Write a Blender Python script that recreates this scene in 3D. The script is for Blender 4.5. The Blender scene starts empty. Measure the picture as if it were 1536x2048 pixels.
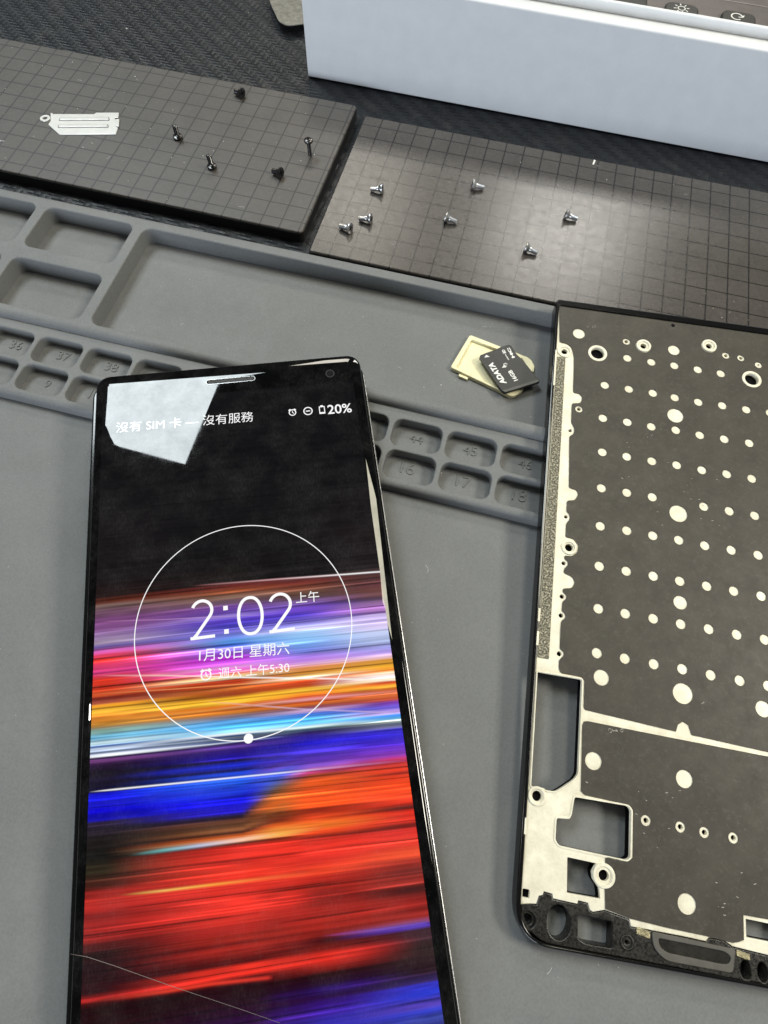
import bpy, bmesh, math, random
from mathutils import Vector, Matrix
from mathutils.geometry import tessellate_polygon

random.seed(7)
S = bpy.context.scene
COL = S.collection
# ------------------------------------------------------------------ camera
# units: centimetres on the bench.  Z = 0 is the bench top.
CAM = Vector((-3.4819, -20.6814, 14.2611))
RIGHT = Vector((0.968420, 0.248180, 0.023890)).normalized()
FWD = Vector((-0.07774, 0.39096, -0.91712)).normalized()
UP = RIGHT.cross(FWD).normalized()
RIGHT = FWD.cross(UP).normalized()
FPX = 1175.06                      # focal length in pixels of the 1536 x 2048 picture
cam_d = bpy.data.cameras.new('camera')
cam_d.sensor_fit = 'VERTICAL'
cam_d.sensor_height = 36.0
cam_d.sensor_width = 27.0
cam_d.lens = FPX * 36.0 / 2048.0
cam_d.clip_start = 0.1
cam_d.clip_end = 2000.0
cam_o = bpy.data.objects.new('camera', cam_d)
COL.objects.link(cam_o)
mw = Matrix((RIGHT, UP, -FWD)).transposed().to_4x4()
mw.translation = CAM
cam_o.matrix_world = mw
S.camera = cam_o

# ------------------------------------------------------------------ world and lamps
world = bpy.data.worlds.new('World')
S.world = world
world.use_nodes = True
bg = world.node_tree.nodes['Background']
bg.inputs[0].default_value = (0.92, 0.97, 1.0, 1)
bg.inputs[1].default_value = 0.075


def panel(name, loc, aim, sx, sy, rad, col):
    l = bpy.data.lights.new(name, 'AREA')
    l.shape = 'RECTANGLE'
    l.size, l.size_y = sx, sy
    l.energy = rad * math.pi * sx * sy
    l.color = col
    o = bpy.data.objects.new(name, l)
    COL.objects.link(o)
    o.location = loc
    d = (Vector(aim) - Vector(loc)).normalized()
    o.rotation_euler = d.to_track_quat('-Z', 'Y').to_euler()
    return o


panel('ceiling_panel_light', (-94.2, 62.6, 140), (-94.2, 62.6, 0), 60, 60, 21, (0.88, 0.97, 1.0))
panel('ceiling_panel_light', (-58, 160, 140), (-58, 160, 0), 36, 40, 15, (1.0, 0.94, 0.82))
panel('ceiling_panel_light', (18, 165, 140), (18, 165, 0), 44, 36, 26, (1.0, 0.97, 0.90))
panel('ceiling_panel_light', (135, 20, 130), (135, 20, 0), 50, 50, 44, (1.0, 0.945, 0.82))
panel('ceiling_panel_light', (32, 45, 140), (32, 45, 0), 24, 50, 16, (1.0, 0.95, 0.74))
panel('front_fill_light', (-40, -175, 30), (-5, 0, 2), 120, 40, 14.5, (0.80, 0.89, 1.0))  # fill added behind the camera to light the carton front, no actual window
panel('bench_lamp_light', (-75, -41, 80), (-9, -19, 1), 2.6, 2.6, 190, (1.0, 0.97, 0.92))

S.render.engine = 'CYCLES'
S.cycles.use_denoising = True
S.cycles.max_bounces = 8
S.cycles.transparent_max_bounces = 12
S.cycles.sample_clamp_indirect = 6.0
S.view_settings.view_transform = 'Standard'
S.view_settings.look = 'None'
S.view_settings.exposure = 0.0
S.view_settings.gamma = 1.0
S.view_settings.use_curve_mapping = False


# ------------------------------------------------------------------ measuring helpers
def ray(x, y):
    return (RIGHT * ((x - 768) / FPX) - UP * ((y - 1024) / FPX) + FWD).normalized()


def at(x, y, z=0.0):
    """the point of the horizontal plane Z = z seen at a place of the photograph"""
    d = ray(x, y)
    return CAM + d * ((z - CAM.z) / d.z)


class Plane:
    """a leaning plane: u to the right, v away from its upper edge, w up"""
    @classmethod
    def tilted(cls, P0, a, b, qa, qb):
        s = cls.__new__(cls)
        s.n = Vector((-a, -b, 1)).normalized()
        hit = lambda q: CAM + ray(*q) * (((P0 - CAM).dot(s.n)) / ray(*q).dot(s.n))
        s.A = hit(qa)
        s.v = (hit(qb) - s.A).normalized()
        s.u = s.v.cross(s.n)
        if s.u.x < 0:
            s.u = -s.u
        m = Matrix((s.u, -s.v, s.n)).transposed().to_4x4()
        m.translation = s.A
        s.M = m
        return s

    def __init__(s, qa, za, qb, zb):
        s.A, B = at(*qa, za), at(*qb, zb)
        s.v = (B - s.A).normalized()
        s.u = Vector((0, 0, 1)).cross(s.v).normalized()
        s.n = s.u.cross(-s.v).normalized()
        if s.n.z < 0:
            s.n = -s.n
        m = Matrix((s.u, -s.v, s.n)).transposed().to_4x4()
        m.translation = s.A
        s.M = m

    def loc(s, x, y, w=0.0):
        d = ray(x, y)
        A = s.A + s.n * w
        P = CAM + d * (((A - CAM).dot(s.n)) / d.dot(s.n)) - s.A
        return Vector((P.dot(s.u), -P.dot(s.v)))      # local x, local y


# ------------------------------------------------------------------ materials
def srgb(r, g=None, b=None):
    if g is None:
        r, g, b = r
    f = lambda c: c / 12.92 if c <= 0.04045 else ((c + 0.055) / 1.055) ** 2.4
    return (f(r / 255), f(g / 255), f(b / 255))


class Mat:
    def __init__(s, name, col=(.5, .5, .5), rough=.5, metal=0.0, spec=.5):
        s.m = bpy.data.materials.new(name)
        s.m.use_nodes = True
        s.t = s.m.node_tree
        s.b = s.t.nodes['Principled BSDF']
        s.out = s.t.nodes['Material Output']
        s.b.inputs['Base Color'].default_value = (*col, 1)
        s.b.inputs['Roughness'].default_value = rough
        s.b.inputs['Metallic'].default_value = metal
        s.b.inputs['Specular IOR Level'].default_value = spec

    def n(s, kind, **kw):
        nd = s.t.nodes.new(kind)
        for k, v in kw.items():
            setattr(nd, k, v)
        return nd

    def l(s, a, b):
        s.t.links.new(a, b)

    def coord(s, kind='Object'):
        if not hasattr(s, 'tc'):
            s.tc = s.n('ShaderNodeTexCoord')
        return s.tc.outputs[kind]

    def noise(s, scale, detail=4, rough=.6, vec=None, stretch=None):
        nd = s.n('ShaderNodeTexNoise')
        nd.inputs['Scale'].default_value = scale
        nd.inputs['Detail'].default_value = detail
        nd.inputs['Roughness'].default_value = rough
        v = vec or s.coord()
        if stretch:
            mp = s.n('ShaderNodeMapping')
            mp.inputs['Scale'].default_value = stretch
            s.l(v, mp.inputs[0])
            v = mp.outputs[0]
        s.l(v, nd.inputs['Vector'])
        return nd.outputs['Fac']

    def math(s, op, a, b=None, c=None):
        nd = s.n('ShaderNodeMath', operation=op)
        for i, x in enumerate((a, b, c)):
            if x is None:
                continue
            if isinstance(x, (int, float)):
                nd.inputs[i].default_value = x
            else:
                s.l(x, nd.inputs[i])
        return nd.outputs[0]

    def ramp(s, fac, stops):
        nd = s.n('ShaderNodeValToRGB')
        e = nd.color_ramp.elements
        while len(e) < len(stops):
            e.new(.5)
        for el, (p, c) in zip(e, stops):
            el.position = p
            el.color = (*c, 1) if isinstance(c, tuple) else (c, c, c, 1)
        s.l(fac, nd.inputs[0])
        return nd.outputs[0]

    def mix(s, fac, a, b):
        nd = s.n('ShaderNodeMix', data_type='RGBA')
        for i, x in ((0, fac), (6, a), (7, b)):
            if isinstance(x, tuple):
                nd.inputs[i].default_value = (*x, 1)
            elif isinstance(x, (int, float)):
                nd.inputs[i].default_value = x
            else:
                s.l(x, nd.inputs[i])
        return nd.outputs[2]

    def color(s, sock):
        s.l(sock, s.b.inputs['Base Color'])

    def rough(s, sock):
        s.l(sock, s.b.inputs['Roughness'])

    def bump(s, h, strength=.3, dist=.02):
        nd = s.n('ShaderNodeBump')
        nd.inputs['Strength'].default_value = strength
        nd.inputs['Distance'].default_value = dist
        s.l(h, nd.inputs['Height'])
        s.l(nd.outputs[0], s.b.inputs['Normal'])


def mat_silicone():
    m = Mat('grey_silicone', rough=.62, spec=.4)
    n1, n2 = m.noise(.55, 5), m.noise(28, 3)
    c = m.mix(m.ramp(n1, [(.35, 0.0), (.7, 1.0)]), (.143, .149, .152), (.174, .180, .181))
    c = m.mix(m.math('MULTIPLY', m.ramp(m.noise(7, 6, .7), [(.40, 0.0), (.66, 1.0)]), .45), c, (.130, .133, .132))
    c = m.mix(m.math('MULTIPLY', m.ramp(m.noise(19, 4, .6), [(.38, 0.0), (.64, 1.0)]), .35), c, (.215, .216, .208))
    spk = m.ramp(m.noise(60, 2), [(.70, 0.0), (.76, 1.0)])
    c = m.mix(m.math('MULTIPLY', spk, .25), c, (.42, .42, .40))
    m.color(c)
    m.rough(m.ramp(m.noise(2.2, 4), [(.3, .54), (.7, .70)]))
    m.bump(m.math('ADD', m.math('MULTIPLY', n2, .5), m.noise(110, 2)), .18, .01)
    return m.m


def mat_grid(name, cell, org, xedge, rough):
    """printed grid sheet: thin dark lines, worn dusty dark-brown film"""
    m = Mat(name, rough=rough, spec=.5)
    sep = m.n('ShaderNodeSeparateXYZ')
    wob = m.noise(1.3, 2)
    m.l(m.coord(), sep.inputs[0])
    wv = m.math('MULTIPLY', m.math('SUBTRACT', m.noise(9, 2), .5), .018)

    def lines(axis, o):
        x = m.math('ADD', sep.outputs[axis], wv)
        a = m.math('DIVIDE', m.math('SUBTRACT', x, o), cell)
        fr = m.math('ABSOLUTE', m.math('SUBTRACT', m.math('FRACT', m.math('ADD', a, .5)), .5))
        return m.ramp(fr, [(.020, 1.0), (.044, 0.0)])
    lx, ly = lines(0, org[0]), lines(1, org[1])
    ln = m.math('MAXIMUM', lx, ly)
    ln = m.math('MULTIPLY', ln, m.ramp(m.noise(14, 3), [(.25, .8), (.42, 1.0)]))
    base = m.mix(m.ramp(m.noise(.8, 5), [(.3, 0.0), (.7, 1.0)]), (.053, .047, .042), (.071, .063, .056))
    base = m.mix(m.ramp(m.noise(7, 6, .7), [(.45, 0.0), (.75, .5)]), base, (.095, .085, .075))
    scr = m.ramp(m.noise(3.0, 6, .75, stretch=(1, 5, 1)), [(.63, 0.0), (.70, .4)])
    base = m.mix(scr, base, (.15, .135, .12))
    m.color(m.mix(m.math('MULTIPLY', ln, .96), base, (.006, .005, .005)))
    r = m.ramp(m.noise(4, 5), [(.3, rough - .01), (.75, rough + .05)])
    m.rough(r)
    return m.m


def mat_carbon():
    m = Mat('carbon_weave_vinyl', rough=.4, spec=.24)
    mp = m.n('ShaderNodeMapping')
    mp.inputs['Rotation'].default_value = (0, 0, math.radians(4))
    mp.inputs['Scale'].default_value = (4.4, 6.6, 1)
    m.l(m.coord(), mp.inputs[0])
    sep = m.n('ShaderNodeSeparateXYZ')
    m.l(mp.outputs[0], sep.inputs[0])
    x, y = sep.outputs[0], sep.outputs[1]
    ij = m.math('ADD', m.math('FLOOR', x), m.math('FLOOR', y))
    ph = m.math('FRACT', m.math('DIVIDE', ij, 4.0))
    warp = m.math('LESS_THAN', ph, .5)
    fx, fy = m.math('FRACT', x), m.math('FRACT', y)
    tow = lambda q: m.math('SINE', m.math('MULTIPLY', q, math.pi))
    h = m.math('ADD', m.math('MULTIPLY', warp, tow(fx)), m.math('MULTIPLY', m.math('SUBTRACT', 1.0, warp), tow(fy)))
    fib = m.math('ADD', m.math('MULTIPLY', warp, m.noise(8, 3, stretch=(9, 1, 1))),
                 m.math('MULTIPLY', m.math('SUBTRACT', 1.0, warp), m.noise(8, 3, stretch=(1, 9, 1))))
    dust = m.ramp(m.noise(1.1, 6, .7), [(.5, 0.0), (.8, .4)])
    c = m.mix(warp, (.0025, .0035, .006), (.013, .015, .018))
    c = m.mix(m.math('MULTIPLY', fib, .5), c, (.009, .010, .012))
    c = m.mix(m.math('MULTIPLY', dust, m.ramp(m.noise(30, 4), [(.4, 0.0), (.7, 1.0)])), c, (.20, .19, .165))
    m.color(c)
    m.rough(m.ramp(m.noise(2, 4), [(.3, .30), (.7, .48)]))
    m.bump(m.math('ADD', h, m.math('MULTIPLY', fib, .5)), .35, .03)
    return m.m


def mat_card():
    m = Mat('white_carton', (.80, .81, .83), .6, spec=.08)
    m.color(m.mix(m.ramp(m.noise(1.4, 5), [(.35, 0.0), (.75, 1.0)]), (.725, .735, .745), (.775, .78, .79)))
    m.color(m.mix(m.math('MULTIPLY', m.ramp(m.noise(5, 7, .8), [(.58, 0.0), (.75, 1.0)]), .35), m.b.inputs['Base Color'].links[0].from_socket, (.60, .60, .60)))
    m.bump(m.math('ADD', m.noise(2.3, 4), m.math('MULTIPLY', m.noise(45, 3), .12)), .16, .04)
    return m.m


def mat_alloy():
    m = Mat('cast_magnesium', rough=.46, metal=.15, spec=.5)
    c = m.mix(m.ramp(m.noise(2.2, 6), [(.35, 0.0), (.7, 1.0)]), (.70, .655, .52), (.87, .83, .68))
    c = m.mix(m.math('MULTIPLY', m.ramp(m.noise(9, 6, .75), [(.45, 0.0), (.72, 1.0)]), .4), c, (.56, .52, .41))
    m.color(c)
    m.rough(m.ramp(m.noise(6, 4), [(.3, .38), (.7, .55)]))
    m.bump(m.noise(24, 5), .18, .02)
    return m.m


def mat_graphite():
    m = Mat('graphite_film', rough=.5, spec=.35)
    c = m.mix(m.ramp(m.noise(1.2, 6, .7), [(.35, 0.0), (.72, 1.0)]), (.038, .033, .026), (.060, .053, .042))
    c = m.mix(m.ramp(m.noise(11, 6, .8), [(.52, 0.0), (.8, .6)]), c, (.125, .118, .10))
    spk = m.ramp(m.noise(75, 2), [(.74, 0.0), (.78, .5)])
    m.color(m.mix(spk, c, (.3, .29, .26)))
    m.rough(m.ramp(m.noise(3, 5), [(.3, .40), (.7, .56)]))
    m.bump(m.noise(60, 4), .12, .008)
    return m.m


def mat_black_plastic(name='black_plastic', rough=.38, dirt=.5):
    m = Mat(name, rough=rough, spec=.5)
    n = m.noise(9, 6, .75)
    c = m.mix(m.ramp(n, [(.42, 0.0), (.75, dirt)]), (.010, .0095, .009), (.085, .076, .060))
    m.color(c)
    m.rough(m.ramp(m.noise(20, 4), [(.35, rough - .14), (.7, rough + .2)]))
    m.bump(m.noise(17, 6, .75), .38 * dirt + .08, .035)
    return m.m


def mat_foam():
    m = Mat('grainy_foam_tape', rough=.55)
    n = m.noise(24, 3, .6)
    m.color(m.ramp(n, [(.40, (.040, .036, .025)), (.52, (.16, .145, .095)), (.66, (.50, .465, .34))]))
    m.bump(n, .5, .02)
    return m.m


def plain(name, col, rough=.5, metal=0.0, bump=0.0, bs=30, var=0.0, spec=.5):
    m = Mat(name, col, rough, metal, spec)
    if var:
        m.color(m.mix(m.ramp(m.noise(3, 5), [(.35, 0.0), (.7, 1.0)]), tuple(c * (1 - var) for c in col), tuple(min(1, c * (1 + var)) for c in col)))
    if bump:
        m.bump(m.noise(bs, 4), bump, .02)
    return m.m


def screen_gloss(m):
    """the polished front: mirror-like, with a faint film of finger grease and a few specks"""
    b = m.b
    sm = m.ramp(m.noise(1.1, 7, .72), [(.42, 0.0), (.72, 1.0)])
    whorl = m.ramp(m.noise(26, 3, .6, stretch=(1, .35, 1)), [(.46, 0.0), (.62, 1.0)])
    spk = m.ramp(m.noise(48, 2), [(.735, 0.0), (.77, 1.0)])
    f = m.math('ADD', m.math('MULTIPLY', sm, m.math('ADD', .009, m.math('MULTIPLY', whorl, .012))), m.math('MULTIPLY', spk, .12))
    m.color(m.mix(f, (.0006, .0006, .0008), (.75, .73, .70)))
    m.rough(m.ramp(sm, [(0, .008), (1, .045)]))
    b.inputs['IOR'].default_value = 1.5
    m.l(m.ramp(m.noise(1.7, 7, .75), [(.36, .50), (.66, .38)]), b.inputs['Specular IOR Level'])
    return m


def mat_glow(name, col, st=1.0):
    m = screen_gloss(Mat(name))
    m.b.inputs['Emission Color'].default_value = (*col, 1)
    m.b.inputs['Emission Strength'].default_value = st
    return m.m


def mat_display():
    m = screen_gloss(Mat('lit_display'))
    a = m.n('ShaderNodeVertexColor', layer_name='picture')
    m.l(a.outputs[0], m.b.inputs['Emission Color'])
    m.b.inputs['Emission Strength'].default_value = 1.0
    return m.m


def mat_glass():
    return screen_gloss(Mat('cover_glass')).m


SIL = mat_silicone()
CARBON = mat_carbon()
CARD = mat_card()
ALLOY = mat_alloy()
GRAPH = mat_graphite()
BLACKP = mat_black_plastic('scuffed_black_plastic', .30, .38)
GLOSSB = plain('gloss_black_rim', (.004, .004, .004), .14)
FOAM = mat_foam()
GLASS = mat_glass()
DISP = mat_display()
WHITE_UI = mat_glow('screen_white', (1, 1, 1), 1.0)
BEZEL = plain('black_bezel', (.003, .003, .004), .6, spec=.05)
STEEL = plain('bright_steel', (.66, .66, .67), .32, 1.0, .05, 40)
BLACKSTEEL = plain('blackened_steel', (.045, .043, .045), .28, .8, .1, 40)
DARKSTEEL = plain('dull_steel', (.085, .082, .08), .26, 1.0, .08, 40)
TIN = plain('matt_plated_steel', (.66, .65, .615), .34, .5, .06, 12, .05)
GROOVE = plain('pressed_groove', (.15, .148, .14), .4, .4)
GOLDP = plain('pale_gold_plastic', (.86, .80, .52), .30, .0, .05, 20, .06)
CARDBLK = plain('black_memory_card', (.022, .022, .021), .42, 0, .06, 60)
CARDEDGE = plain('black_card_lip', (.075, .073, .068), .38)
PRINT = plain('white_print', (.80, .79, .76), .5)
GRAPHGREY = plain('laptop_deck_grey', (.135, .118, .112), .38, .35, .05, 60, .08)
KEYBLK = plain('black_key_plastic', (.022, .022, .018), .5, 0, .06, 60)
RUBBER = plain('black_mat_body', (.010, .010, .011), .45, 0, .05, 40)
PAPER = plain('white_paper_scrap', (.82, .80, .76), .6)
DUST = plain('pale_dust', (.62, .61, .58), .8)
ADHES = plain('gold_contact_pad', (.40, .36, .22), .4, .6, .8, 26, .4)
MESHB = plain('speaker_cloth', (.018, .016, .013), .7, 0, .9, 18, .6, .2)
GASKET = plain('grey_gasket', (.085, .080, .068), .6, 0, .2, 30, .15)


def mat_film():
    m = Mat('hazy_tinted_film', (.34, .315, .25), .22, 0, .6)
    m.b.inputs['Alpha'].default_value = .82
    m.color(m.mix(m.ramp(m.noise(5, 6, .75), [(.35, 0.0), (.75, 1.0)]), (.17, .165, .145), (.36, .345, .30)))
    m.bump(m.noise(2.5, 4), .25, .06)
    return m.m


FILM = mat_film()


# ------------------------------------------------------------------ object helpers
def tag(o, label=None, cat=None, group=None, kind=None):
    if label: o['label'] = label
    if cat: o['category'] = cat
    if group: o['group'] = group
    if kind: o['kind'] = kind
    return o


def empty(name, M=None, **kw):
    o = bpy.data.objects.new(name, None)
    o.empty_display_size = .3
    COL.objects.link(o)
    if M is not None:
        o.matrix_world = M
    tag(o, **kw)
    return o


def link(name, me, mat, parent=None):
    if mat and not me.materials:
        me.materials.append(mat)
    o = bpy.data.objects.new(name, me)
    COL.objects.link(o)
    if parent is not None:
        o.parent = parent
    return o


def mesh(name, verts, faces, smooth=False):
    me = bpy.data.meshes.new(name)
    me.from_pydata([tuple(v) for v in verts], [], faces)
    me.validate()
    if smooth:
        me.polygons.foreach_set('use_smooth', [True] * len(me.polygons))
    me.update()
    return me


def area2(p):
    return sum(p[i][0] * p[(i + 1) % len(p)][1] - p[(i + 1) % len(p)][0] * p[i][1] for i in range(len(p)))


def ccw(p, want=True):
    p = [Vector((q[0], q[1])) for q in p]
    return p if (area2(p) > 0) == want else p[::-1]


def inset(p, d):
    """move a loop to its left side by d (left = inside for ccw)"""
    out = []
    n = len(p)
    for i in range(n):
        a, b, c = p[i - 1], p[i], p[(i + 1) % n]
        e1, e2 = (b - a), (c - b)
        if e1.length < 1e-9 or e2.length < 1e-9:
            out.append(b.copy()); continue
        e1.normalize(); e2.normalize()
        n1, n2 = Vector((-e1.y, e1.x)), Vector((-e2.y, e2.x))
        k = n1 + n2
        dd = max(.35, 1 + n1.dot(n2))
        out.append(b + k * (d / dd))
    return out


def plate_geo(outer, holes, z0, z1, bo=0.0, bh=0.0, seg=3, bottom=True, off=0):
    """solid plate with holes; bo / bh: rounding of the upper outer edge / hole edges"""
    V, F, SM = [], [], []
    tops, bots = [], []

    def walls(p, b):
        n = len(p)
        rings = [(0, z0), (0, z1 - b)]
        if b > 0:
            for k in range(1, seg + 1):
                a = k / seg * math.pi / 2
                rings.append((b * (1 - math.cos(a)), z1 - b + b * math.sin(a)))
        base = len(V)
        loop = None
        for d, z in rings:
            loop = inset(p, d) if d else p
            V.extend([(q.x, q.y, z) for q in loop])
        for r in range(len(rings) - 1):
            for i in range(n):
                j = (i + 1) % n
                F.append((base + r * n + i, base + r * n + j, base + (r + 1) * n + j, base + (r + 1) * n + i))
                SM.append(True)
        tops.append(loop)
        bots.append(p)
    walls(ccw(outer), bo)
    for h in holes:
        walls(ccw(h, False), bh)

    def cap(loops, z, flip):
        base = len(V)
        allp = [q for lp in loops for q in lp]
        V.extend([(q.x, q.y, z) for q in allp])
        for t in tessellate_polygon([[Vector((q.x, q.y, 0)) for q in lp] for lp in loops]):
            a, b, c = (allp[i] for i in t)
            s = (b - a).x * (c - a).y - (b - a).y * (c - a).x
            if abs(s) < 1e-12:
                continue
            t = t if (s > 0) != flip else t[::-1]
            F.append(tuple(base + i for i in t))
            SM.append(False)
    cap(tops, z1, False)
    if bottom:
        cap(bots, z0, True)
    return V, F, SM


def plate(name, outer, holes, z0, z1, mat, parent=None, **kw):
    V, F, SM = plate_geo(outer, holes, z0, z1, **kw)
    me = bpy.data.meshes.new(name)
    me.from_pydata(V, [], F)
    me.polygons.foreach_set('use_smooth', SM)
    me.update()
    if not kw.get('bo') and not kw.get('bh'):
        me.polygons.foreach_set('use_smooth', [False] * len(me.polygons))
    else:
        edge_split(me)
    return link(name, me, mat, parent)


def edge_split(me, ang=40):
    me.set_sharp_from_angle(angle=math.radians(ang))


def rrect(x0, y0, x1, y1, r, n=6):
    p = []
    for cx, cy, a0 in ((x1 - r, y1 - r, 0), (x0 + r, y1 - r, 90), (x0 + r, y0 + r, 180), (x1 - r, y0 + r, 270)):
        for k in range(n + 1):
            a = math.radians(a0 + 90 * k / n)
            p.append(Vector((cx + r * math.cos(a), cy + r * math.sin(a))))
    return p


def circle(c, r, n=24, ry=None, rot=0):
    ry = ry or r
    return [Vector((c[0] + r * math.cos(2 * math.pi * k / n), c[1] + ry * math.sin(2 * math.pi * k / n))) for k in range(n)]


def rounded(pts, r, n=4):
    """round the corners of a polygon; r a number or one per corner"""
    pts = [Vector((p[0], p[1])) for p in pts]
    out = []
    N = len(pts)
    for i in range(N):
        a, b, c = pts[i - 1], pts[i], pts[(i + 1) % N]
        rr = r[i] if isinstance(r, (list, tuple)) else r
        rr = min(rr, (a - b).length * .45, (c - b).length * .45)
        if rr < 1e-4:
            out.append(b); continue
        p, q = b + (a - b).normalized() * rr, b + (c - b).normalized() * rr
        for k in range(n + 1):
            t = k / n
            out.append(p * (1 - t) ** 2 + b * 2 * t * (1 - t) + q * t * t)
    return out


def lathe_geo(prof, n=20, axis=Matrix.Identity(4)):
    V, F = [], []
    for r, z in prof:
        for k in range(n):
            a = 2 * math.pi * k / n
            V.append(axis @ Vector((r * math.cos(a), r * math.sin(a), z)))
    for i in range(len(prof) - 1):
        for k in range(n):
            j = (k + 1) % n
            F.append((i * n + k, i * n + j, (i + 1) * n + j, (i + 1) * n + k))
    F.append(tuple(range(n))[::-1])
    F.append(tuple(range((len(prof) - 1) * n, len(prof) * n)))
    return V, F


def join_geo(parts):
    V, F = [], []
    for v, f in parts:
        b = len(V)
        V.extend(v)
        F.extend([tuple(i + b for i in q) for q in f])
    return V, F


def ribbon(pts, w, z, closed=False):
    """flat ribbon of width w along 2D points; w a number or a list"""
    n = len(pts)
    pts = [Vector((p[0], p[1])) for p in pts]
    V, F = [], []
    for i in range(n):
        a = pts[i - 1] if (i or closed) else pts[i]
        c = pts[(i + 1) % n] if (i < n - 1 or closed) else pts[i]
        t = (c - a).normalized()
        nn = Vector((-t.y, t.x)) * ((w[i] if isinstance(w, list) else w) / 2)
        V += [(*(pts[i] + nn), z), (*(pts[i] - nn), z)]
    for i in range(n if closed else n - 1):
        j = (i + 1) % n
        F.append((2 * i, 2 * i + 1, 2 * j + 1, 2 * j))
    return V, F


def disc_geo(c, r, z, n=24):
    return [(c[0] + r * math.cos(2 * math.pi * k / n), c[1] + r * math.sin(2 * math.pi * k / n), z) for k in range(n)], [tuple(range(n))]


def box_geo(x0, y0, z0, x1, y1, z1):
    v = [(x0, y0, z0), (x1, y0, z0), (x1, y1, z0), (x0, y1, z0), (x0, y0, z1), (x1, y0, z1), (x1, y1, z1), (x0, y1, z1)]
    return v, [(3, 2, 1, 0), (4, 5, 6, 7), (0, 1, 5, 4), (1, 2, 6, 5), (2, 3, 7, 6), (3, 0, 4, 7)]


def text_geo(body, extrude=0.0, bold=0.0, res=4, shear=0.0):
    """(verts, faces) of a line of writing, its baseline on y = 0, scaled to width 1; returns also height"""
    c = bpy.data.curves.new('writing', 'FONT')
    c.body = body
    c.resolution_u = res
    c.offset = bold
    c.extrude = extrude
    c.shear = shear
    o = bpy.data.objects.new('writing', c)
    COL.objects.link(o)
    dg = bpy.context.evaluated_depsgraph_get()
    me = bpy.data.meshes.new_from_object(o.evaluated_get(dg))
    V = [v.co.copy() for v in me.vertices]
    F = [tuple(p.vertices) for p in me.polygons]
    bpy.data.objects.remove(o)
    bpy.data.curves.remove(c)
    bpy.data.meshes.remove(me)
    x0, x1 = min(v.x for v in V), max(v.x for v in V)
    k = 1 / (x1 - x0)
    return [Vector(((v.x - x0) * k, v.y * k, v.z)) for v in V], F


def place_text(body, a, b, z, yscale=1.0, **kw):
    """writing whose baseline runs from 2D point a to b"""
    V, F = text_geo(body, **kw)
    a, b = Vector((a[0], a[1])), Vector((b[0], b[1]))
    e = b - a
    nn = Vector((-e.y, e.x)) * yscale
    out = []
    for v in V:
        q = a + e * v.x + nn * v.y
        out.append((q.x, q.y, z + v.z))
    return out, F


# ================================================================== THE BENCH
bench = plate('bench_top', rrect(-60, -45, 60, 45, 1), [], -2.0, 0.0, CARBON)
tag(bench, kind='structure', label='black carbon weave bench top under the mats')

# ------------------------------------------------------------------ silicone repair mat
ZF, ZB, ZS = .20, .75, .54            # floor, big tray, numbered strip
silicone = empty('silicone_mat', Matrix.Translation((-5, -20, 0)), label='grey silicone work mat with large trays and a strip of numbered pockets', cat='work mat')
SO = Vector((-5, -20, 0))


def sh(pts):
    return [Vector((p[0] - SO.x, p[1] - SO.y)) for p in pts]


plate('base_sheet', sh(rrect(-34, -38, 22, -7.0, .6)), [], 0.0, ZF, SIL, silicone, bo=.05)
big = [rrect(-14.30, -11.38, 11.0, -7.44, .30, 8)]
for k in range(4):
    x1 = -14.64 - 3.28 * k
    big.append(rrect(x1 - 2.94, -9.13, x1, -7.43, .27, 8))
    big.append(rrect(x1 - 2.94, -11.36, x1, -9.62, .27, 8))
plate('large_tray', sh(rrect(-33.2, -11.70, 21.2, -7.02, .35)), [sh(h) for h in big], ZF - .02, ZB, SIL, silicone, bo=.17, bh=.045, seg=5, bottom=False)
small = []
NX = range(-12, 18)
for k in NX:
    x0 = -15.54 + 1.502 * k
    small.append(rrect(x0, -12.86, x0 + 1.35, -12.01, .24, 6))
    small.append(rrect(x0 + .03, -13.83, x0 + 1.38, -12.99, .24, 6))
plate('numbered_strip', sh(rrect(-33.2, -14.06, 21.2, -11.5, .3)), [sh(h) for h in small], ZF - .02, ZS, SIL, silicone, bo=.13, bh=.04, seg=4, bottom=False)
NUM_W = {1: .15, 2: .36}
for txt, x, y in (('36', -16.36, -12.46), ('37', -14.87, -12.46), ('38', -13.38, -12.45), ('8', -16.55, -13.44), ('9', -14.86, -13.44), ('10', -13.4, -13.46),
                  ('44', -4.35, -12.46), ('45', -2.84, -12.44), ('46', -1.31, -12.46), ('16', -4.37, -13.45), ('17', -2.84, -13.45), ('18', -1.32, -13.46)):
    w = NUM_W[len(txt)]
    g = place_text(txt, (x - w / 2 - SO.x, y - SO.y), (x + w / 2 - SO.x, y - SO.y), ZF + .008, extrude=.017, bold=-.012)
    link('embossed_number', mesh('embossed_number', *g), SIL, silicone)


# ------------------------------------------------------------------ two gridded magnetic mats
def grid_mat(name, x0, y0, x1, y1, zt, r, cell, org, label, rough):
    e = empty(name, Matrix.Translation((x0, y0, 0)), label=label, cat='magnetic mat')
    o = rrect(0, 0, x1 - x0, y1 - y0, r, 8)
    plate('backing', o, [], 0.0, zt - .05, RUBBER, e)
    i = inset(ccw(o), .012)
    m = mat_grid(name + '_grid_film', cell, (org[0] - x0, org[1] - y0), 0, rough)
    plate('grid_film', i, [], zt - .05, zt, m, e, bo=.045, seg=3)
    return e


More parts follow.
